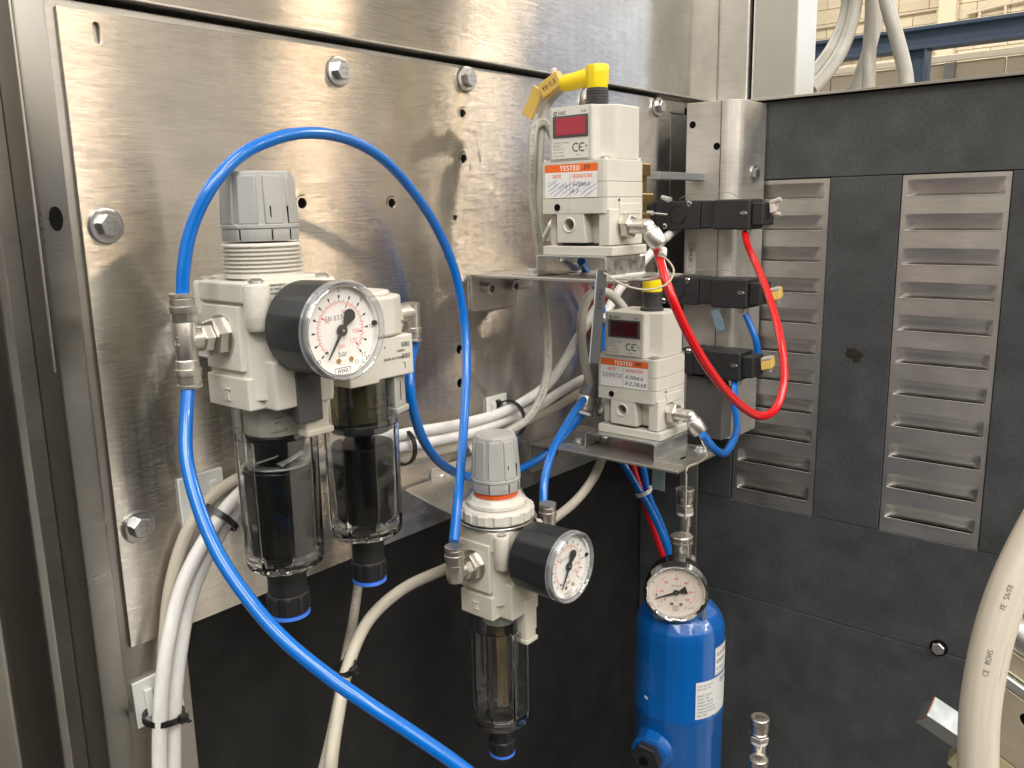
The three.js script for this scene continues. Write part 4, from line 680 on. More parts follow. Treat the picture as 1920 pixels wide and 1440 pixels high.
function makeController(label, [x, y, z], neat, redness) {
  const t = thing('pressure_controller', label, 'pressure controller', [x, y, z], 'white pressure controllers with tested stickers');
  const W = 0.0595, D = 0.0755, m = white;
  obj('foot_plate', [vprism([[0, 0], [0, D + 0.004], [W, D + 0.004], [W, 0]], 0.0002, 0.0088, 0.0015, 0.001)], m, t);
  for (const [a, b] of [[0.008, 0.01], [0.01, 0.062]]) obj('foot_screw', lathe([[0, 0.0088], [0.0042, 0.0088], [0.004, 0.0096], [0, 0.01]], 18).translate(a, 0, b), zinc, t);
  obj('gasket', vprism([[0.012, 0.014], [0.012, 0.058], [0.05, 0.058], [0.05, 0.014]], 0.0088, 0.0112, 0.002, 0), blackPlastic, t);
  const base = obj('base', [vprism([[0.014, 0.004], [0.014, D - 0.008], [W, D - 0.008], [W, 0.004]], 0.0105, 0.043, 0.002, 0.0006),
    vprism([[0.0125, 0.0], [0.0125, 0.007], [W, 0.007], [W, 0]], 0.0095, 0.043, 0.001, 0.0006),
    vprism([[0.002, D - 0.0125], [0.002, D - 0.0005], [W - 0.001, D - 0.0005], [W - 0.001, D - 0.0125]], 0.0095, 0.0425, 0.0015, 0.001)], m, t);
  // boss with the open side port
  const bs = roundPoly([[-0.05, 0.0118], [-0.0165, 0.0118], [-0.0165, 0.0418], [-0.047, 0.0418]], 0.0012); const hp = new THREE.Path(); hp.absellipse(-0.031, 0.0283, 0.0052, 0.0056, 0, Math.PI * 2, true); bs.holes.push(hp);
  obj('side_port', boxUV(ext(bs, 0.0165, 0.0008, 20).rotateY(Math.PI / 2).translate(0.0004, 0, 0)), m, t);
  obj('port_lip', along(new THREE.TorusGeometry(0.0064, 0.0011, 10, 32).rotateX(Math.PI / 2), [0.0006, 0.0283, 0.031], [-1, 0, 0]), m, t);
  obj('port_bore', along(cyl(0.006, 0.006, 0.001), [0.0145, 0.0283, 0.031], [-1, 0, 0]), voidDark, t);
  // middle slab in three layers with fine joints
  const R = 0.009, out = [[0, 0, 0.0015], [0, D - 0.001, R], [W, D - 0.001, 0.0015], [W, 0, 0.0015]];
  obj('valve_body', [vprism(out, 0.0385, 0.0525, 0.001, 0.0005)], m, t);
  obj('body_section', vprism(out.map(([a, b, r]) => [a + (a ? 0 : 0.0002), b, r]), 0.0529, 0.0665, 0.001, 0.0004), m, t);
  obj('body_section', vprism(out.map(([a, b, r]) => [a + (a ? 0 : 0.0004), b - (b ? 0.0004 : 0), r]), 0.0668, 0.0862, 0.001, 0.0006), m, t);
  obj('side_cover', [span(0.018, 0.053, 0.0375, 0.0472, D - 0.0012, D + 0.0002, 0.0005)], m, t);
  obj('vent_hole', along(cyl(0.0012, 0.0012, 0.0004, 12), [0.018, 0.0502, D - 0.0009], [0, 0, 1]), voidDark, t);
  obj('air_hole', along(lathe([[0, 0.0003], [0.0029, 0.0003], [0.0032, 0.0006], [0.0034, 0], [0, 0]], 20), [-0.0001, 0.0445, 0.0178], [-1, 0, 0]), voidDark, t);
  obj('port_mark', [span(-0.0005, 0.0004, 0.0405, 0.0408, 0.0295, 0.0327, 0), span(-0.0005, 0.0004, 0.0428, 0.0431, 0.0295, 0.0327, 0), span(-0.0005, 0.0004, 0.0458, 0.047, 0.0305, 0.0317, 0)], whiteWarm, t);
  // housing with a notch for the cover screw at the near corner
  obj('housing', vprism([[0.0006, 0.0085, 0.002], [0.0006, 0.0572, 0.003], [0.009, 0.0585, 0.003], [0.0185, 0.0725, 0.006], [W - 0.003, 0.0725, 0.003], [W - 0.003, 0.0085, 0.003]], 0.0863, 0.1345, 0.002, 0.0012), m, t);
  for (const [a, b] of [[0.0075, 0.066], [0.006, 0.0045], [W - 0.003, D - 0.006]]) obj('cover_screw', lathe([[0, 0.0862], [0.0052, 0.0862], [0.005, 0.0882], [0.003, 0.0894], [0, 0.0896]], 20).translate(a, 0, b), zinc, t);
  const pn = print('display_label', 0.0415, 0.0455, () => {}, {}, t, onLeft(-0.0002, 0.1112, 0.0333)); pn.material = new THREE.MeshPhysicalMaterial({ map: displayPanel(), roughness: 0.4 }); pn.castShadow = false;
  obj('display_frame', xprism([[0.014, 0.1265], [0.0535, 0.1265], [0.0535, 0.1072], [0.014, 0.1072]], -0.0012, 0.0, 0.0008, 0.0005), std([0.075, 0.075, 0.08], 0.4), t);
  obj('display_window', xprism([[0.0178, 0.1245], [0.0508, 0.1245], [0.0508, 0.1092], [0.0178, 0.1092]], -0.0016, -0.0011, 0.0005, 0.0001), std(redness, 0.12, 0, { clearcoat: 1, clearcoatRoughness: 0.05 }), t);
  const sk = print('tested_sticker', 0.0595, 0.0302, () => {}, {}, t, onLeft(-0.0003, 0.0683, 0.0335)); sk.material = new THREE.MeshPhysicalMaterial({ map: sticker(neat), roughness: 0.45 });
  // screwed elbow on the face that looks away from the wall
  const f = new THREE.Group(); f.name = 'elbow_fitting'; t.add(f);
  const c0 = [0.025, 0.0262, D];
  obj('nut', [along(cyl(0.0118, 0.0118, 0.0015), [c0[0], c0[1], D - 0.0004], [0, 0, 1]), hexAlong(0.0112, 0.0085, [c0[0], c0[1], D + 0.001], [0, 0, 1], 0.26)], nickel, f);
  obj('stem', along(lathe([[0, 0], [0.0067, 0], [0.0067, 0.0165], [0.0055, 0.019], [0, 0.019]], 26), [c0[0], c0[1], D + 0.009], [0, 0, 1]), nickel, f);
  obj('bend', new THREE.SphereGeometry(0.0069, 24, 16).translate(c0[0], c0[1], D + 0.0245), nickel, f);
  obj('collar', along(lathe([[0, 0], [0.0066, 0], [0.007, 0.005], [0.0082, 0.0065], [0.0084, 0.0075], [0.0084, 0.0205], [0.0078, 0.0215], [0.0045, 0.0215], [0, 0.0205]], 28), [c0[0], c0[1], D + 0.0245], [0.15, -0.82, 0.55]), nickel, f);
  // fitting on the hidden side
  obj('straight_fitting', [along(cyl(0.0085, 0.0085, 0.014), [0.03, 0.0262, 0.0045], [0, 0, -1]), along(cyl(0.007, 0.006, 0.014), [0.03, 0.0262, -0.009], [0, -0.8, -0.6])], nickel, t);
  return t;
}
makeController('upper white pressure controller with a bright red display and smudged handwriting on its sticker', [0.66, -0.0427, 0.0885], false, [0.42, 0.045, 0.07]);
makeController('lower white pressure controller with a dark red display and clear handwriting on its sticker', [0.7715, -0.2428, 0.0765], true, [0.075, 0.006, 0.01]);

// plugs on top of the controllers
{
  const t = thing('cable_plug', 'yellow right-angle plug on a black threaded coupling above the upper controller', 'plug', [0.688, 0.0918, 0.1325]);
  const th = [[0, 0], [0.0098, 0]]; for (let i = 0; i < 6; i++) { const y = 0.001 + i * 0.0024; th.push([0.0098, y], [0.0103, y + 0.0006], [0.0103, y + 0.0014], [0.0098, y + 0.002]); } th.push([0.0098, 0.0165], [0.0075, 0.0185], [0, 0.0185]);
  obj('coupling', lathe(th, 32, 0.3), std([0.035, 0.035, 0.036], 0.45), t);
  obj('plug_body', lathe([[0, 0.0165], [0.0094, 0.0165], [0.0096, 0.0195], [0.0104, 0.0225], [0.0106, 0.026], [0.0103, 0.029], [0.0106, 0.0305], [0.0106, 0.0355], [0.0098, 0.0372], [0, 0.0375]], 36), yellowPlastic, t);
  const arm = lathe([[0, 0], [0.0078, 0], [0.0084, 0.006], [0.0076, 0.024], [0.008, 0.0255], [0.0076, 0.027], [0.0079, 0.0285], [0.0072, 0.03], [0.0074, 0.0315], [0.0062, 0.034], [0, 0.0345]], 28);
  obj('arm', along(arm, [0, 0.0275, -0.006], [0.0, -0.09, -1]), yellowPlastic, t);
  const mk = thing('cable_marker', 'yellow cable marker clipped on the grey lead left of the yellow plug', 'cable marker', [0.7, 0.118, 0.075]);
  const d = V(0.05, -0.42, -0.9).normalize(), q = new THREE.Quaternion().setFromUnitVectors(V(0, 0, -1), d);
  const hold = obj('holder', box(0.0075, 0.015, 0.026, -0.005, 0, 0, 0.0012).applyQuaternion(q), amber, mk);
  const pr = print('marker_print', 0.02, 0.008, (c, w, h) => { c.clearRect(0, 0, w, h); c.fillStyle = '#2a2410'; c.font = 'bold 80px sans-serif'; c.fillText('YV-1.3', 4, 80, w - 8); }, {}, mk, (g) => prep(g.rotateY(-Math.PI / 2).translate(-0.0089, 0, 0).applyQuaternion(q)));
  obj('clip', [along(cyl(0.0035, 0.003, 0.01, 10), [0, 0.006, 0.0], [0, 1, -0.2]), along(cyl(0.0038, 0.003, 0.02, 10), [0.0, -0.006, -0.012], [0, -0.8, -0.6])], clearNylon, mk);
  obj('holder', box(0.003, 0.014, 0.03, 0, 0, 0, 0.0008).applyQuaternion(new THREE.Quaternion().setFromUnitVectors(V(0, 0, -1), V(0, -0.85, -0.52))).translate(-0.003, -0.014, -0.025), amber, mk);

  const p2 = thing('cable_plug', 'yellow topped black plug on the lower controller, right under the upper shelf', 'plug', [0.803, -0.1083, 0.125]);
  obj('coupling', lathe([[0, 0], [0.0125, 0], [0.0125, 0.003], [0.0105, 0.0045], [0.0105, 0.0165], [0.0112, 0.017], [0.0112, 0.0205], [0, 0.0205]], 32, 0.3), std([0.035, 0.035, 0.036], 0.45), p2);
  obj('plug_body', lathe([[0, 0.0205], [0.0105, 0.0205], [0.0108, 0.0225], [0.0102, 0.0235], [0.0106, 0.03], [0.0098, 0.036], [0, 0.0365]], 32), yellowPlastic, p2);
}

// ---------------------------------------------------------------- hoses and cables
const RUN = {
  T1: [[0.2832, -0.0572, 0.0910], [0.2856, -0.0339, 0.0920], [0.2923, -0.0077, 0.0940], [0.3062, 0.0194, 0.1000], [0.3278, 0.0380, 0.1000], [0.3610, 0.0512, 0.0950], [0.4002, 0.0571, 0.0850], [0.4451, 0.0545, 0.0720], [0.4876, 0.0422, 0.0600], [0.5274, 0.0181, 0.0500], [0.5643, -0.0155, 0.0420], [0.5897, -0.0557, 0.0380], [0.5980, -0.1019, 0.0400], [0.5892, -0.1411, 0.0500], [0.5692, -0.1770, 0.0650], [0.5356, -0.2162, 0.0900], [0.5061, -0.2433, 0.1120], [0.4855, -0.2697, 0.1260]],
  T2: [[0.2832, -0.1018, 0.0910], [0.2745, -0.1270, 0.0980], [0.2669, -0.1490, 0.1078], [0.2618, -0.1754, 0.1258], [0.2599, -0.2008, 0.1475], [0.2617, -0.2227, 0.1725], [0.2657, -0.2416, 0.1990], [0.2754, -0.2598, 0.2242], [0.2853, -0.2744, 0.2486], [0.2983, -0.2907, 0.2691], [0.3111, -0.3076, 0.2897], [0.3235, -0.3265, 0.3105]],
  T3: [[0.4840, -0.1037, 0.0910], [0.4776, -0.1205, 0.0910], [0.4714, -0.1456, 0.0965], [0.4844, -0.1783, 0.0906], [0.5163, -0.2126, 0.0759], [0.5524, -0.2373, 0.0632], [0.6098, -0.2624, 0.0442], [0.6673, -0.2789, 0.0227], [0.7131, -0.2822, 0.0149], [0.7468, -0.2736, 0.0207], [0.7664, -0.2502, 0.0366], [0.7829, -0.2268, 0.0489]],
  T4: [[0.6378, -0.2906, 0.1024], [0.6508, -0.2652, 0.0941], [0.6762, -0.2421, 0.0852], [0.7121, -0.2257, 0.0753], [0.7461, -0.2151, 0.0648], [0.7771, -0.2115, 0.0530]],
  W1: [[0.2663, -0.4228, 0.0220], [0.2695, -0.3886, 0.0220], [0.2746, -0.3463, 0.0240], [0.2842, -0.3074, 0.0240], [0.3018, -0.2677, 0.0220], [0.3268, -0.2379, 0.0200], [0.3535, -0.2153, 0.0200], [0.3917, -0.2030, 0.0200], [0.4422, -0.2016, 0.0180], [0.4980, -0.2039, 0.0160], [0.5357, -0.2050, 0.0160], [0.6071, -0.2109, 0.0160], [0.6699, -0.2114, 0.0180], [0.7093, -0.2042, 0.0220], [0.7422, -0.1898, 0.0300], [0.7609, -0.1645, 0.0400], [0.7798, -0.1331, 0.0500], [0.8052, -0.0991, 0.0600]],
  W2: [[0.2778, -0.4305, 0.0200], [0.2814, -0.3958, 0.0200], [0.2863, -0.3578, 0.0200], [0.2954, -0.3228, 0.0180], [0.3102, -0.2860, 0.0140], [0.3340, -0.2535, 0.0100], [0.3612, -0.2284, 0.0100], [0.3962, -0.2171, 0.0120], [0.4429, -0.2126, 0.0160], [0.4973, -0.2148, 0.0160], [0.5329, -0.2169, 0.0160], [0.6200, -0.2231, 0.0160], [0.6719, -0.2220, 0.0160], [0.7389, -0.2186, 0.0140], [0.7853, -0.2084, 0.0140], [0.8308, -0.1980, 0.0200], [0.8854, -0.1937, 0.0300]],
  W3: [[0.2736, -0.4335, 0.0080], [0.2773, -0.3987, 0.0080], [0.2827, -0.3561, 0.0080], [0.2901, -0.3106, 0.0080], [0.2990, -0.2702, 0.0090], [0.3172, -0.2331, 0.0090], [0.3425, -0.2125, 0.0080], [0.3796, -0.2044, 0.0080], [0.4502, -0.2201, 0.0060], [0.5052, -0.2276, 0.0060], [0.5414, -0.2311, 0.0060], [0.5810, -0.2344, 0.0060], [0.6416, -0.2380, 0.0060], [0.6956, -0.2349, 0.0060], [0.7418, -0.2327, 0.0060], [0.7905, -0.2276, 0.0060], [0.8491, -0.2163, 0.0080], [0.9011, -0.2121, 0.0200]],
  G1: [[0.3547, -0.4333, 0.1113], [0.3598, -0.4092, 0.1099], [0.3795, -0.3886, 0.0951], [0.4021, -0.3619, 0.0819], [0.4367, -0.3399, 0.0686], [0.4772, -0.3281, 0.0656], [0.5316, -0.3267, 0.0665], [0.5979, -0.3284, 0.0666], [0.6653, -0.3266, 0.0671], [0.7049, -0.3267, 0.0667], [0.7501, -0.3132, 0.0687], [0.7820, -0.2927, 0.0685], [0.7897, -0.2725, 0.0714], [0.8042, -0.2465, 0.0646]],
  G2: [[0.5170, -0.3145, -0.0300], [0.5040, -0.3444, -0.0220], [0.4850, -0.3754, -0.0100], [0.4202, -0.3685, 0.0580], [0.3946, -0.3830, 0.0797], [0.3735, -0.4051, 0.0931], [0.3574, -0.4316, 0.0982]],
  GA: [[0.7156, 0.1224, 0.0811], [0.7147, 0.1143, 0.0667], [0.7146, 0.1038, 0.0540], [0.7085, 0.0882, 0.0517], [0.7023, 0.0594, 0.0533], [0.6970, 0.0280, 0.0569], [0.6931, -0.0034, 0.0621], [0.6995, -0.0301, 0.0622]],
  GB: [[0.7135, 0.0485, 0.0701], [0.7131, 0.0707, 0.0627], [0.7060, 0.0850, 0.0576], [0.6953, 0.0816, 0.0538], [0.6885, 0.0537, 0.0546], [0.6905, 0.0177, 0.0523], [0.6950, -0.0193, 0.0535], [0.7078, -0.0577, 0.0491], [0.7194, -0.0979, 0.0438], [0.7229, -0.1382, 0.0448], [0.7208, -0.1727, 0.0452], [0.7076, -0.1985, 0.0455], [0.6911, -0.2183, 0.0400], [0.6734, -0.2290, 0.0302], [0.6483, -0.2341, 0.0256], [0.6299, -0.2419, 0.0120]],
  GC: [[0.8168, -0.1168, 0.0865], [0.8123, -0.1025, 0.0766], [0.7969, -0.0908, 0.0705], [0.7875, -0.0905, 0.0591], [0.7776, -0.1088, 0.0531], [0.7712, -0.1377, 0.0546], [0.7771, -0.1684, 0.0554], [0.7933, -0.2019, 0.0535], [0.8114, -0.2306, 0.0523]],
  R1: [[0.7000, -0.0390, 0.1911], [0.6822, -0.0733, 0.2140], [0.6956, -0.1126, 0.2264], [0.7216, -0.1524, 0.2381], [0.7603, -0.1874, 0.2477], [0.7901, -0.2043, 0.2568], [0.8204, -0.2015, 0.2603], [0.8396, -0.1772, 0.2596], [0.8634, -0.1400, 0.2446], [0.9064, -0.1008, 0.2121], [0.9334, -0.0800, 0.1901], [0.9643, -0.0600, 0.1651], [1.0008, -0.0475, 0.1411], [1.0330, -0.0310, 0.1210]],
  B5: [[0.7598, -0.2239, 0.2109], [0.7724, -0.2388, 0.2148], [0.8058, -0.2539, 0.2117], [0.8495, -0.2539, 0.2004], [0.9300, -0.2560, 0.1680], [1.0050, -0.2430, 0.1280], [1.0330, -0.2160, 0.1150]],
  B6: [[1.0330, -0.1270, 0.1210], [1.0330, -0.1450, 0.1310], [1.0330, -0.1702, 0.1424], [1.0350, -0.1851, 0.1440]],
  B7: [[0.8304, -0.2789, 0.0585], [0.8364, -0.3041, 0.0735], [0.8433, -0.3355, 0.0916], [0.8490, -0.3669, 0.1083], [0.8521, -0.4044, 0.1238], [0.8487, -0.4418, 0.1314]],
  R2: [[0.8495, -0.2852, 0.0673], [0.8505, -0.3136, 0.0774], [0.8515, -0.3514, 0.0905], [0.8578, -0.3848, 0.1006], [0.8636, -0.4186, 0.1102], [0.8628, -0.4504, 0.1193]],
  B8: [[0.8590, -0.2823, 0.0778], [0.8570, -0.3138, 0.0853], [0.8603, -0.3406, 0.0896], [0.8682, -0.3742, 0.1017], [0.8790, -0.4228, 0.1140]],
  B9: [[0.7105, -0.0513, 0.0979], [0.7461, -0.0703, 0.0828], [0.8327, -0.0966, 0.0356], [0.8731, -0.1335, 0.0160], [0.8662, -0.1847, 0.0239], [0.8490, -0.2463, 0.0386], [0.8299, -0.2727, 0.0558]],
  R3: [[0.8638, -0.0803, 0.0358], [0.8891, -0.1091, 0.0116], [0.8826, -0.1608, 0.0200], [0.8698, -0.2234, 0.0403], [0.8503, -0.2757, 0.0652]],
  W4: [[1.1200, -0.0100, 0.0080], [1.0600, -0.0260, 0.0140], [1.0000, -0.0440, 0.0220], [0.9329, -0.0789, 0.0225], [0.8992, -0.0997, 0.0206], [0.8640, -0.1322, 0.0206]],
  BIG: [[0.6963, -0.2229, 0.5160], [0.6836, -0.2471, 0.5084], [0.6713, -0.2733, 0.5019], [0.6595, -0.3033, 0.4974], [0.6489, -0.3371, 0.4954], [0.6414, -0.3672, 0.4958], [0.6330, -0.4125, 0.5001]],
  H1: [[1.6334, 0.4031, 0.0392], [1.6163, 0.3302, 0.0418], [1.5713, 0.2631, 0.0409], [1.5271, 0.2201, 0.0335], [1.4827, 0.1869, 0.0228]],
  H2: [[1.6431, 0.4088, 0.0172], [1.6294, 0.3348, 0.0242], [1.5857, 0.2760, 0.0223], [1.5432, 0.2368, 0.0158], [1.4961, 0.1987, 0.0033]],
  H3: [[1.6489, 0.4026, 0.0578], [1.6339, 0.3204, 0.0658], [1.6207, 0.2566, 0.0702], [1.6042, 0.1653, 0.0792]],
  H4: [[1.7094, 0.4158, 0.0464], [1.6917, 0.3215, 0.0550], [1.6695, 0.2558, 0.0492], [1.6452, 0.1997, 0.0379]],
  H5: [[1.6020, 0.3889, 0.0856], [1.5997, 0.3269, 0.1024], [1.6008, 0.2647, 0.1232], [1.6000, 0.2115, 0.1390], [1.5934, 0.1585, 0.1478]],
};
const hose = (key, r, m, name, label, cat, group) => tag(obj(name, tube(RUN[key], r), m), label, cat, group);
const tr = 0.0043;
hose('T1', tr, blueTube, 'blue_hose', 'blue hose arching from the left tee high over the plate down to the smaller regulator', 'hose');
hose('T2', tr, blueTube, 'blue_hose', 'blue hose hanging from the bottom of the left tee towards the lower picture edge', 'hose');
hose('T3', tr, blueTube, 'blue_hose', 'blue hose drooping from the mist filter outlet behind the smaller regulator knob', 'hose');
hose('T4', tr, blueTube, 'blue_hose', 'short blue hose rising from the smaller regulator outlet to the Y connector', 'hose');
hose('B5', tr, blueTube, 'blue_hose', 'blue hose looping from the lower controller elbow up to the lowest valve', 'hose');
hose('B6', tr, blueTube, 'blue_hose', 'short blue hose between the middle and the lowest valve', 'hose');
hose('B7', tr, blueTube, 'blue_hose', 'blue hose below the lower shelf, left one above the white cable tie', 'hose');
hose('B8', tr, blueTube, 'blue_hose', 'blue hose below the lower shelf, right one above the white cable tie', 'hose');
hose('B9', tr, blueTube, 'blue_hose', 'blue hose coming down between the upper shelf and the lower controller', 'hose');
hose('R1', tr, redTube, 'red_hose', 'red hose hanging in a wide loop from the upper controller to the topmost valve', 'hose');
hose('R2', tr * 0.9, redTube, 'red_hose', 'red hose between the blue ones below the lower shelf', 'hose');
hose('R3', tr, redTube, 'red_hose', 'red hose running down behind the lower controller', 'hose');
hose('W1', 0.0055, cableWhite, 'white_cable', 'front white cable of the bundle climbing the left edge, uppermost where it runs right', 'cable', '');
hose('W2', 0.0055, cableWhite, 'white_cable', 'white cable on the right side of the left bundle, middle one where it runs right', 'cable', '');
hose('W3', 0.005, cableBeige, 'white_cable', 'off-white cable at the back of the bundle, lowest where it runs right', 'cable', '');
hose('W4', 0.0056, cableWhite, 'white_cable', 'white cable sloping up behind the upper controller to the steel upright', 'cable');
hose('G1', 0.0052, cableBeige, 'beige_cable', 'beige cable sweeping from the bottom behind the smaller regulator up to the lower shelf', 'cable');
hose('GA', 0.0046, cableGrey, 'grey_cable', 'grey lead dropping from the yellow plug behind the upper controller', 'cable');
hose('GC', 0.0052, cableGrey, 'grey_cable', 'grey lead looping from the lower controller plug down to the Y connector', 'cable');
function printedCable(key, r, m, name, label, text) {
  const o = hose(key, r, m, name, label, 'cable'), c = curveOf(RUN[key]), L = c.getLength();
  // ink on the jacket: a strip of the jacket's own curve, a hair proud of it
  const w = r * 0.9, n = 120, pos = [], uv = [], idx = [];
  for (let i = 0; i <= n; i++) {
    const p = c.getPointAt(0.05 + 0.9 * i / n), tg = c.getTangentAt(0.05 + 0.9 * i / n), out = V(-0.75, 0.1, 0.65); out.addScaledVector(tg, -out.dot(tg)).normalize(); const side = V().crossVectors(tg, out).normalize();
    for (let k = 0; k < 3; k++) { const a = (k - 1) * 0.5, q = p.clone().addScaledVector(out, Math.cos(a) * r * 1.02).addScaledVector(side, Math.sin(a) * r * 1.02); pos.push(q.x, q.y, q.z); uv.push(i / n, k / 2); }
    if (i < n) for (let k = 0; k < 2; k++) { const b = i * 3 + k; idx.push(b, b + 3, b + 1, b + 1, b + 3, b + 4); }
  }
  const g = new THREE.BufferGeometry(); g.setAttribute('position', new THREE.Float32BufferAttribute(pos, 3)); g.setAttribute('uv', new THREE.Float32BufferAttribute(uv, 2)); g.setIndex(idx); g.computeVertexNormals();
  const px = Math.min(2048, Math.round(L * 4200));
  const t = canvasTex(px, 32, (x) => { x.clearRect(0, 0, px, 32); x.fillStyle = '#3a3834'; x.font = '24px sans-serif'; let s = text; while (x.measureText(s).width < px) s += '   ' + text; x.fillText(s, 4, 24); });
  const ink = new THREE.Mesh(prep(g), new THREE.MeshPhysicalMaterial({ map: t, transparent: true, roughness: 0.5 })); ink.name = 'jacket_print'; o.add(ink);
  return o;
}
printedCable('GB', 0.0046, cableGrey, 'grey_cable', 'grey printed lead hanging from the loop left of the upper controller into the white bundle', '2 x 0.5 MM2  IEC 332-1  ');
printedCable('G2', 0.0046, cableBeige, 'beige_cable', 'thin printed beige cable hanging from behind the mist filter drain', 'OLFLEX  3G0.75  CE  ');
// heavy cable at the right edge with its print and a rusty scratch
{
  const o = printedCable('BIG', 0.0138, std([0.66, 0.6, 0.5], 0.5, 0, { map: grime }), 'thick_cable', 'thick cream cable with printed letters curving down the right picture edge', '');
  const txt = o.children[0]; o.remove(txt);
  const c = curveOf(RUN.BIG), patch = (name, t0, t1, a0, a1, mat) => {
    const pos = [], uv = [], idx = [], n = 24, k = 6;
    for (let i = 0; i <= n; i++) { const u = t0 + (t1 - t0) * i / n, p = c.getPointAt(u), tg = c.getTangentAt(u), out = V(-0.75, 0.1, 0.65); out.addScaledVector(tg, -out.dot(tg)).normalize(); const side = V().crossVectors(tg, out).normalize();
      for (let j = 0; j <= k; j++) { const a = a0 + (a1 - a0) * j / k, q = p.clone().addScaledVector(out, Math.cos(a) * 0.01395).addScaledVector(side, Math.sin(a) * 0.01395); pos.push(q.x, q.y, q.z); uv.push(1 - i / n, j / k); if (i < n && j < k) { const b = i * (k + 1) + j; idx.push(b, b + k + 1, b + 1, b + 1, b + k + 1, b + k + 2); } } }
    const g = new THREE.BufferGeometry(); g.setAttribute('position', new THREE.Float32BufferAttribute(pos, 3)); g.setAttribute('uv', new THREE.Float32BufferAttribute(uv, 2)); g.setIndex(idx); g.computeVertexNormals();
    const m = new THREE.Mesh(prep(g), mat); m.name = name; o.add(m);
  };
  patch('jacket_print', 0.16, 0.62, 0.3, 0.8, new THREE.MeshPhysicalMaterial({ transparent: true, roughness: 0.5, map: canvasTex(1024, 64, (x) => { x.clearRect(0, 0, 1024, 64); x.fillStyle = '#57524a'; x.font = '46px sans-serif'; x.fillText('CE   ROHS', 40, 48, 300); x.fillText('FE   SA/FR', 560, 48, 280); }) }));
  patch('scratch', 0.46, 0.64, -0.25, -0.03, new THREE.MeshPhysicalMaterial({ transparent: true, roughness: 0.7, map: canvasTex(256, 64, (x) => { x.clearRect(0, 0, 256, 64); x.strokeStyle = '#7a5f48'; for (let i = 0; i < 9; i++) { x.lineWidth = 1 + i % 3 * 2; x.globalAlpha = 0.35 + i % 4 * 0.15; x.beginPath(); x.moveTo(10 + i * 22, 30 + (i * 7) % 12); x.lineTo(60 + i * 22, 26 + (i * 11) % 16); x.stroke(); } }) }));
}
// hanging cables behind the door
['H1', 'H2', 'H3', 'H4', 'H5'].forEach((k, i) => hose(k, i === 4 ? 0.012 : 0.0115, cableGrey, 'hanging_cable', ['hanging grey cable behind the door bending left, right-hand strand of the pair', 'hanging grey cable behind the door bending left, left-hand strand beside the post', 'straight grey cable hanging in the middle behind the door top', 'grey cable bending left just behind the straight middle cable', 'rightmost grey hanging cable, bending right behind the door top'][i], 'cable', ''));

// white hose ties, black ties and adhesive mounts
function tie(center, dir, rx, ry, mat, label, spin = 0) {
  const t = thing('cable_tie', label, 'cable tie', center), q = new THREE.Quaternion().setFromUnitVectors(V(0, 0, 1), V(...dir).normalize());
  const pts = []; for (let i = 0; i <= 36; i++) { const a = i / 36 * Math.PI * 2; pts.push([Math.cos(a) * rx, Math.sin(a) * ry, 0]); }
  const band = new THREE.ExtrudeGeometry((() => { const s = new THREE.Shape(); s.absellipse(0, 0, rx + 0.0016, ry + 0.0016, 0, Math.PI * 2, false); const h = new THREE.Path(); h.absellipse(0, 0, rx, ry, 0, Math.PI * 2, true); s.holes.push(h); return s; })(), { depth: 0.0046, bevelEnabled: false, curveSegments: 28 }).translate(0, 0, -0.0023).rotateZ(spin).applyQuaternion(q);
  obj('band', band, mat, t);
  obj('lock', [box(0.0068, 0.0052, 0.0062, 0, 0, 0, 0.0008).translate(Math.cos(-1.2) * (rx + 0.003), Math.sin(-1.2) * (ry + 0.003), 0.0004).rotateZ(spin).applyQuaternion(q), box(0.0034, 0.007, 0.0012, 0, 0, 0, 0.0003).translate(Math.cos(-1.2) * (rx + 0.003), Math.sin(-1.2) * (ry + 0.003) - 0.005, 0.0004).rotateZ(spin).applyQuaternion(q)], mat, t);
  return t;
}
const dirAt = (k, i) => V(...RUN[k][i + 1]).sub(V(...RUN[k][i])).toArray();
tie([0.2785, -0.3695, 0.0155], [0.08, 1, 0.0], 0.0135, 0.0142, tieBlack, 'black cable tie round the bundle on the lower left mount', 0);
tie([0.3405, -0.2305, 0.0135], dirAt('W1', 5), 0.0148, 0.0148, tieBlack, 'black cable tie round the bundle beside the blue hose', 2.2);
tie([0.688, -0.2195, 0.0195], dirAt('W2', 12), 0.0188, 0.0188, tieBlack, 'black cable tie round the bundle above the smaller regulator knob', 2.0);
tie([0.5365, -0.218, 0.0125], dirAt('W2', 9), 0.0165, 0.0165, tieBlack, 'black cable tie round the bundle just right of the mist filter bowl', 2.0);
tie([0.4015, -0.3625, 0.0815], [-0.35, 0.9, -0.25], 0.0075, 0.0105, tieBlack, 'black cable tie joining the two beige cables low in the middle', 0);
tie([0.8475, -0.3325, 0.0905], [0.15, -0.9, 0.4], 0.008, 0.0085, nylonWhite, 'white cable tie round the blue and red hoses below the lower shelf', 1.4);
function mount(x, y, s, turn, label) {
  const t = thing('tie_mount', label, 'tie mount', [x, y, 0.0]); t.rotation.z = turn;
  obj('pad', span(-s, s, -s, s, 0.0002, 0.0028, 0.001), nylonWhite, t);
  obj('bridge', [span(-s * 0.62, -s * 0.3, -s * 0.6, s * 0.6, 0.0029, 0.0065, 0.001), span(s * 0.3, s * 0.62, -s * 0.6, s * 0.6, 0.0029, 0.0065, 0.001)], nylonWhite, t);
  return t;
}
mount(0.2842, -0.3622, 0.019, 0.03, 'white adhesive tie mount low on the frame strip behind the vertical cables').position.z = -0.0032;
mount(0.3345, -0.214, 0.019, 0.02, 'white adhesive tie mount on the plate behind the blue hose, left of the large bowl');
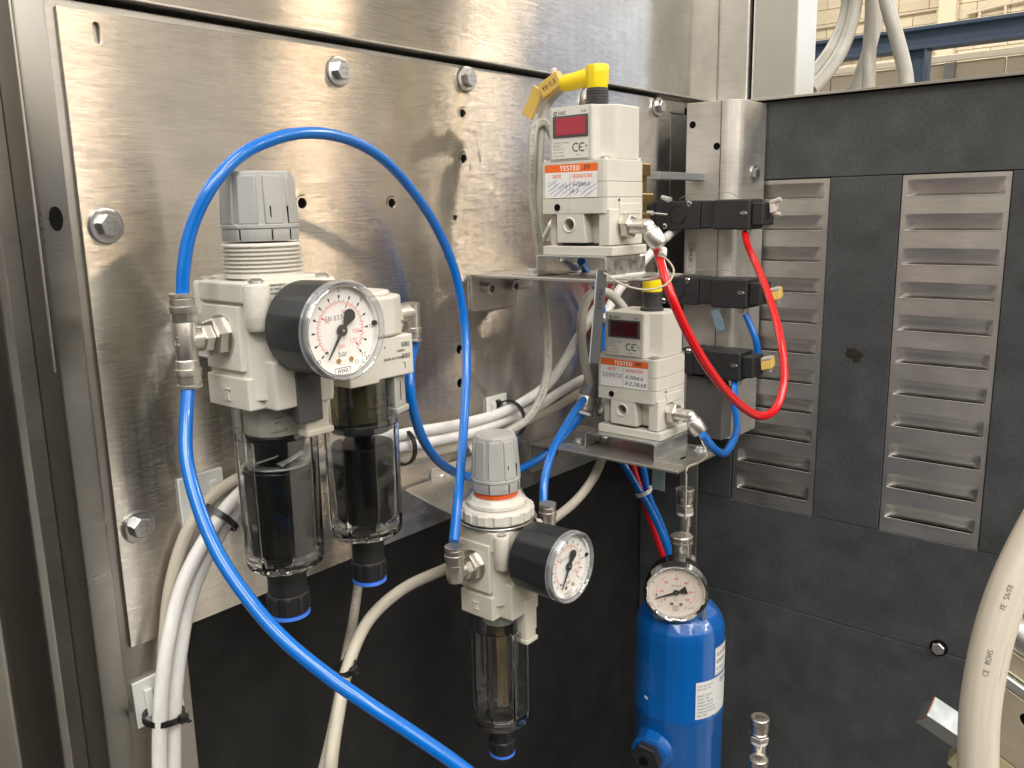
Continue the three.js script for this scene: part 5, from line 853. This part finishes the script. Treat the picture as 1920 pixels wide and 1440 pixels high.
mount(0.6865, -0.2125, 0.0165, 0.0, 'cream adhesive tie mount on the plate above the cable bundle');

// Y connector behind the lower controller
{
  const t = thing('y_connector', 'dark grey Y connector with brass-coloured collar taking two blue hoses', 'connector', [0.7905, -0.2055, 0.0508]);
  const d = V(-0.35, -0.93, -0.1).normalize();
  obj('body', along(lathe([[0, -0.034], [0.0085, -0.034], [0.0095, -0.03], [0.0095, -0.006], [0.011, 0], [0.0105, 0.004], [0, 0.004]], 26), [0, 0, 0], d.toArray()), std([0.14, 0.15, 0.16], 0.4), t);
  obj('collar', along(lathe([[0, 0], [0.0098, 0], [0.0104, 0.0015], [0.0104, 0.011], [0.0092, 0.0115], [0.0092, 0.0165], [0, 0.0165]], 28), d.clone().multiplyScalar(0.0042).toArray(), d.toArray()), nickel, t);
  obj('release_ring', along(lathe([[0.0045, 0], [0.0098, 0], [0.0102, 0.001], [0.0098, 0.0034], [0.0045, 0.0036]], 26), d.clone().multiplyScalar(0.022).toArray(), d.toArray()), nylonWhite, t);
  obj('side_block', span(0.004, 0.02, -0.03, 0.012, -0.004, 0.006, 0.002), std([0.2, 0.2, 0.2], 0.45), t);
}
// hanging metal tag strips on wire loops
{
  const wireMat = std([0.42, 0.38, 0.3], 0.45), q = (d) => new THREE.Quaternion().setFromUnitVectors(V(0, -1, 0), V(...d).normalize());
  const t = thing('name_strip', 'grey metal name strip hanging on a wire from the upper raised plate', 'name strip', [0.6395, -0.0555, 0.1705]);
  obj('strip', box(0.0012, 0.0835, 0.0085, 0, -0.0395, 0.0, 0.0006).rotateY(0.5).applyQuaternion(q([-0.19, -0.97, 0.03])), std([0.06, 0.06, 0.062], 0.65), t);
  obj('edge_rail', box(0.0024, 0.0835, 0.0012, -0.0004, -0.0395, -0.0046, 0.0005).rotateY(0.5).applyQuaternion(q([-0.19, -0.97, 0.03])), aluminium, t);
  print('strip_print', 0.042, 0.007, (c, w, h) => { c.clearRect(0, 0, w, h); c.fillStyle = '#0c0c0c'; c.font = 'bold 30px sans-serif'; c.fillText('YV-4.3.2', 10, 34); }, {}, t, (g) => prep(g.rotateZ(-Math.PI / 2).rotateY(-Math.PI / 2).translate(-0.0009, -0.034, 0.0005).rotateY(0.5).applyQuaternion(q([-0.19, -0.97, 0.03]))));
  tag(obj('wire_loop', tube([[0.6395, -0.056, 0.1725], [0.645, -0.0665, 0.1905], [0.656, -0.0705, 0.2075], [0.672, -0.0665, 0.217], [0.687, -0.0555, 0.2155], [0.692, -0.046, 0.205], [0.693, -0.043, 0.196]], 0.0009, 50, 8), wireMat), 'thin wire loop round the front corner of the upper raised plate', 'wire');
  tag(obj('wire_clip', along(cyl(0.0042, 0.0036, 0.012, 12), [0.694, -0.044, 0.199], [0.7, 0.4, -0.3]), nylonWhite), 'small white plastic clip on the wire beside the red hose', 'clip');
  tag(obj('wire_loop', tube([[0.823, -0.239, 0.172], [0.8225, -0.25, 0.1775], [0.8115, -0.2605, 0.1895], [0.788, -0.262, 0.194], [0.762, -0.261, 0.194], [0.755, -0.264, 0.1955]], 0.0009, 40, 8), wireMat), 'thin wire loop over the front edge of the lower raised plate', 'wire');
  tag(obj('wire_clip', along(cyl(0.0045, 0.0035, 0.012, 12), [0.827, -0.237, 0.166], [-0.4, -0.2, 0.6]), nylonWhite), 'small white plastic clip on the wire below the lower elbow', 'clip');
  const s = thing('name_strip', 'narrow pale name strip hanging edge-on below the lower shelf', 'name strip', [0.7535, -0.2645, 0.1965]);
  obj('strip', box(0.0012, 0.048, 0.0095, 0, -0.025, 0, 0.0005).rotateY(-0.95), std([0.55, 0.53, 0.48], 0.4, 0.3), s);
  const fl = thing('film_label', 'pale blue film label with small print below the lower shelf', 'label', [0.815, -0.283, 0.13]);
  obj('film', span(-0.0004, 0.0004, -0.03, 0, -0.009, 0.007, 0.0002), std([0.42, 0.55, 0.62], 0.3, 0, { transmission: 0.2, thickness: 0 }), fl);
}
// ---------------------------------------------------------------- blue receiver with its gauge and couplings
{
  const t = thing('blue_receiver', 'blue painted steel receiver tank with two white labels below the lower shelf', 'tank', [0.785, 0, 0.176]), R = 0.0485;
  const prof = [[0, -0.75], [R, -0.75], [R, -0.5475], [R * 1.015, -0.546], [R * 1.02, -0.5435], [R * 1.015, -0.541], [R, -0.5395], [R, -0.452]];
  for (let i = 1; i <= 12; i++) { const a = i / 12 * Math.PI / 2; prof.push([R - 0.034 + Math.cos(a) * 0.034, -0.452 + Math.sin(a) * 0.034]); }
  prof.push([0, -0.4165]);
  obj('shell', lathe(prof, 72, 0.9), tankBlue, t);
  // boss and black plug low at the front left
  const b = [-0.95, 0, 0.02];
  obj('boss', along(lathe([[0, 0], [0.0235, 0], [0.0215, 0.004], [0.0205, 0.018], [0.019, 0.019], [0, 0.019]], 36), [b[0] * 0.046, -0.578, b[2] * 0.046 - 0.004], [-1, 0, 0.12]), tankBlue, t);
  const pl = obj('plug', along(mergeGeometries([hexNut(0.0175, 0.01, 0.12), lathe([[0.0001, 0.01], [0.0105, 0.0102], [0.0105, 0.0118], [0, 0.012]], 24)].map(prep)), [b[0] * 0.046 - 0.0188, -0.578, b[2] * 0.046 - 0.002], [-1, 0, 0.12]), blackPlastic, t);
  obj('plug_socket', along(hexNut(0.0055, 0.0012), [b[0] * 0.046 - 0.0305, -0.578, b[2] * 0.046 - 0.0005], [-1, 0, 0.12]), voidDark, pl);
  // paper labels wrapped round the shell
  const wrap = (name, a0, a1, y0, y1, draw, w, h, solid = true) => {
    const g = new THREE.CylinderGeometry(R + 0.0004, R + 0.0004, y1 - y0, 24, 1, true, a0, a1 - a0).translate(0, (y0 + y1) / 2, 0);
    const m = new THREE.Mesh(prep(g), new THREE.MeshPhysicalMaterial({ map: canvasTex(w, h, draw), roughness: 0.45, transparent: !solid })); m.name = name; m.castShadow = m.receiveShadow = true; t.add(m);
  };
  wrap('warning_label', -0.2, 0.6, -0.491, -0.4595, (c, w, h) => { c.fillStyle = '#dfe0de'; c.fillRect(0, 0, w, h); c.strokeStyle = '#444'; c.lineWidth = 5; c.strokeRect(14, 14, w - 28, h - 28); c.fillStyle = '#1d1d1d'; c.font = 'bold 62px sans-serif'; c.fillText('OLIO IDRAULICO', 34, 92, w - 70); c.fillText('MINERALE', 34, 168, 300); c.font = '60px sans-serif'; c.fillText('HYDRAULIC OIL', 34, 244, w - 90); }, 560, 280);
  wrap('type_label', -0.7, 0.5, -0.5365, -0.4935, (c, w, h) => { c.fillStyle = '#d5d6d4'; c.fillRect(0, 0, w, h); c.fillStyle = '#1d1d1d'; c.font = 'bold 66px sans-serif'; c.fillText('OLEA', 420, 78); c.font = '30px sans-serif'; ['OLEA oleo. Accum.', 'BS N. AEO-1-24', '', 'Modello / Mod.nr', 'Codice - Code', 'Capacità - Capacity', 'Pressione di prova', 'Pressione di esercizio', 'Temperatura esercizio', 'Data - Date'].forEach((s, i) => c.fillText(s, 24, 50 + i * 34)); c.fillRect(24, 120, 0, 0); }, 720, 380);
  wrap('stamped_print', -2.05, -1.6, -0.528, -0.478, (c, w, h) => { c.clearRect(0, 0, w, h); c.fillStyle = '#6f9fd8'; c.globalAlpha = 0.55; for (let i = 0; i < 9; i++) for (let j = 0; j < 7; j++) if ((i * 7 + j * 3) % 5) c.fillRect(10 + j * 26, 16 + i * 24, 16, 8); c.globalAlpha = 0.9; c.fillStyle = '#dfe6ee'; c.fillRect(60, 252, 50, 22); }, 200, 300, false);
  // coupling column and gauge on top
  const cp = new THREE.Group(); cp.name = 'coupling'; t.add(cp);
  obj('riser', lathe([[0, -0.418], [0.008, -0.418], [0.008, -0.392], [0.0098, -0.39], [0.0098, -0.38], [0.008, -0.378], [0, -0.378]], 26), nickel, cp);
  obj('nut', hexNut(0.0108, 0.009, 0.1).translate(0, -0.385, 0), nickel, cp);
  obj('collar', lathe([[0, -0.377], [0.0103, -0.377], [0.0106, -0.3565], [0.0118, -0.356], [0.0118, -0.3535], [0.011, -0.353], [0.0118, -0.352], [0.0118, -0.3475], [0.0108, -0.3465], [0.0048, -0.3468], [0.0046, -0.353], [0, -0.353]], 32), nickel, cp);
  obj('outlet', along(cyl(0.006, 0.006, 0.012), [0.008, -0.382, 0.004], [0.8, 0.1, -0.2]), nickel, cp);
  const g = makeGauge(t, 0.0335, 0.03, 2, 1.92);
  g.position.set(-0.0405, -0.392, 0.0165); g.lookAt(-0.0405 + 0.785 - 0.86, -0.392 - 0.07, 0.0165 + 0.176 + 0.5);
  obj('gauge_stem', along(cyl(0.0065, 0.0065, 0.03), [-0.001, -0.388, 0.002], [-0.86, -0.05, 0.5]), nickel, t);
  obj('lever', [along(cyl(0.0013, 0.0013, 0.022, 10), [-0.0175, -0.412, 0.0375], [0.2, -1, -0.1]), along(cyl(0.0011, 0.0011, 0.02, 10), [-0.0205, -0.411, 0.0375], [0.25, -1, -0.1])], nickel, t);
}
function coupling(name, label, [x, y, z], wrapWhite) {
  const t = thing(name, label, 'coupling', [x, y, z]);
  obj('collar', lathe([[0, 0], [0.0088, 0], [0.009, 0.002], [0.0082, 0.003], [0.0082, 0.005], [0.0098, 0.006], [0.0098, 0.0125], [0.009, 0.013], [0.0104, 0.0138], [0.0104, 0.02], [0.0096, 0.021], [0.0048, 0.0208], [0.0046, 0.012], [0, 0.012]], 32), nickel, t);
  obj('nut', hexNut(0.0108, 0.006, 0.12).translate(0, -0.0064, 0), nickel, t);
  obj('thread', lathe([[0, -0.024], [0.0078, -0.024], [0.0078, -0.0066], [0, -0.0066]], 26), nickel, t);
  if (name === 'quick_coupling' && z < 0.2) obj('stem', lathe([[0, -0.1], [0.0065, -0.1], [0.0065, -0.0242], [0, -0.0242]], 24), nickel, t);
  if (wrapWhite) obj('thread_seal', [lathe([[0.0079, -0.0105], [0.0092, -0.0098], [0.009, -0.0076], [0.0079, -0.0068]], 26), box(0.008, 0.0026, 0.0012, 0.004, -0.0105, 0.0086, 0.0005).rotateY(0.4)], nylonWhite, t);
}
coupling('quick_coupling', 'nickel quick coupling standing behind the blue tank coupling, in front of the upright', [0.8395, -0.3345, 0.1495], true);
coupling('quick_coupling', 'nickel quick coupling with white thread tape at the bottom right of the tank', [0.8265, -0.5745, 0.2545], true);
coupling('quick_coupling', 'nickel quick coupling cut by the lower picture edge, right of the tank', [0.8105, -0.613, 0.2615], false);

// ---------------------------------------------------------------- brackets at the lower right
{
  const turn = (o, x, y, z) => o.quaternion.setFromRotationMatrix(new THREE.Matrix4().makeBasis(V(...x), V(...y), V(...z)));
  const t = thing('angle_bracket', 'scratched aluminium bar end poking out left of the thick cable', 'bracket', [0.7075, -0.416, 0.4468]);
  obj('bar', [span(0, 0.045, 0, 0.0195, -0.021, 0, 0.0006)], aluminium, t);
  obj('rust_edge', [span(-0.0003, 0.0008, 0.003, 0.019, -0.0009, 0.0003, 0.0003), span(-0.0003, 0.0012, -0.0002, 0.0015, -0.012, -0.002, 0.0003)], std([0.32, 0.13, 0.05], 0.8), t);
  turn(t, [0.201, -0.466, 0.862], [0.856, 0.512, 0.077], [-0.477, 0.722, 0.501]);
  const b = thing('machined_block', 'beige plated steel block with an oval slot behind the thick cable', 'block', [0.742, -0.389, 0.496]);
  const s = roundPoly([[-0.01, -0.05], [0.1, -0.05], [0.1, 0.0], [-0.01, 0.0]], 0.001), h = new THREE.Path(); h.absellipse(0.0285, -0.0125, 0.0085, 0.0055, 0, Math.PI * 2, true, -0.25); s.holes.push(h);
  const plateMat = std([0.66, 0.58, 0.44], 0.42, 0.55, { roughnessMap: steelRough, map: steelColor });
  obj('face', boxUV(ext(s, 0.006, 0.0006, 16).translate(0, 0, -0.006)), plateMat, b);
  obj('slot_dark', span(0.01, 0.05, -0.03, 0.002, -0.012, -0.0085, 0), voidDark, b);
  obj('ledge', span(-0.03, 0.1, 0.0006, 0.009, -0.03, 0.0012, 0.002), std([0.62, 0.66, 0.64], 0.3, 0.85), b);
  obj('shoulder', span(-0.03, 0.1, 0.0092, 0.028, -0.03, -0.006, 0.003), plateMat, b);
  obj('roller', along(lathe([[0, 0], [0.0125, 0], [0.014, 0.0015], [0.014, 0.12], [0, 0.12]], 36), [-0.03, 0.04, -0.012], [1, 0, 0]), zinc, b);
  obj('base_block', span(0.004, 0.1, -0.085, -0.0506, -0.03, -0.001, 0.0015), std([0.55, 0.5, 0.3], 0.42, 0.4), b);
  turn(b, [0.055, -0.471, 0.881], [0.203, 0.869, 0.452], [-0.978, 0.154, 0.143]);
}

renderer.render(scene, camera);
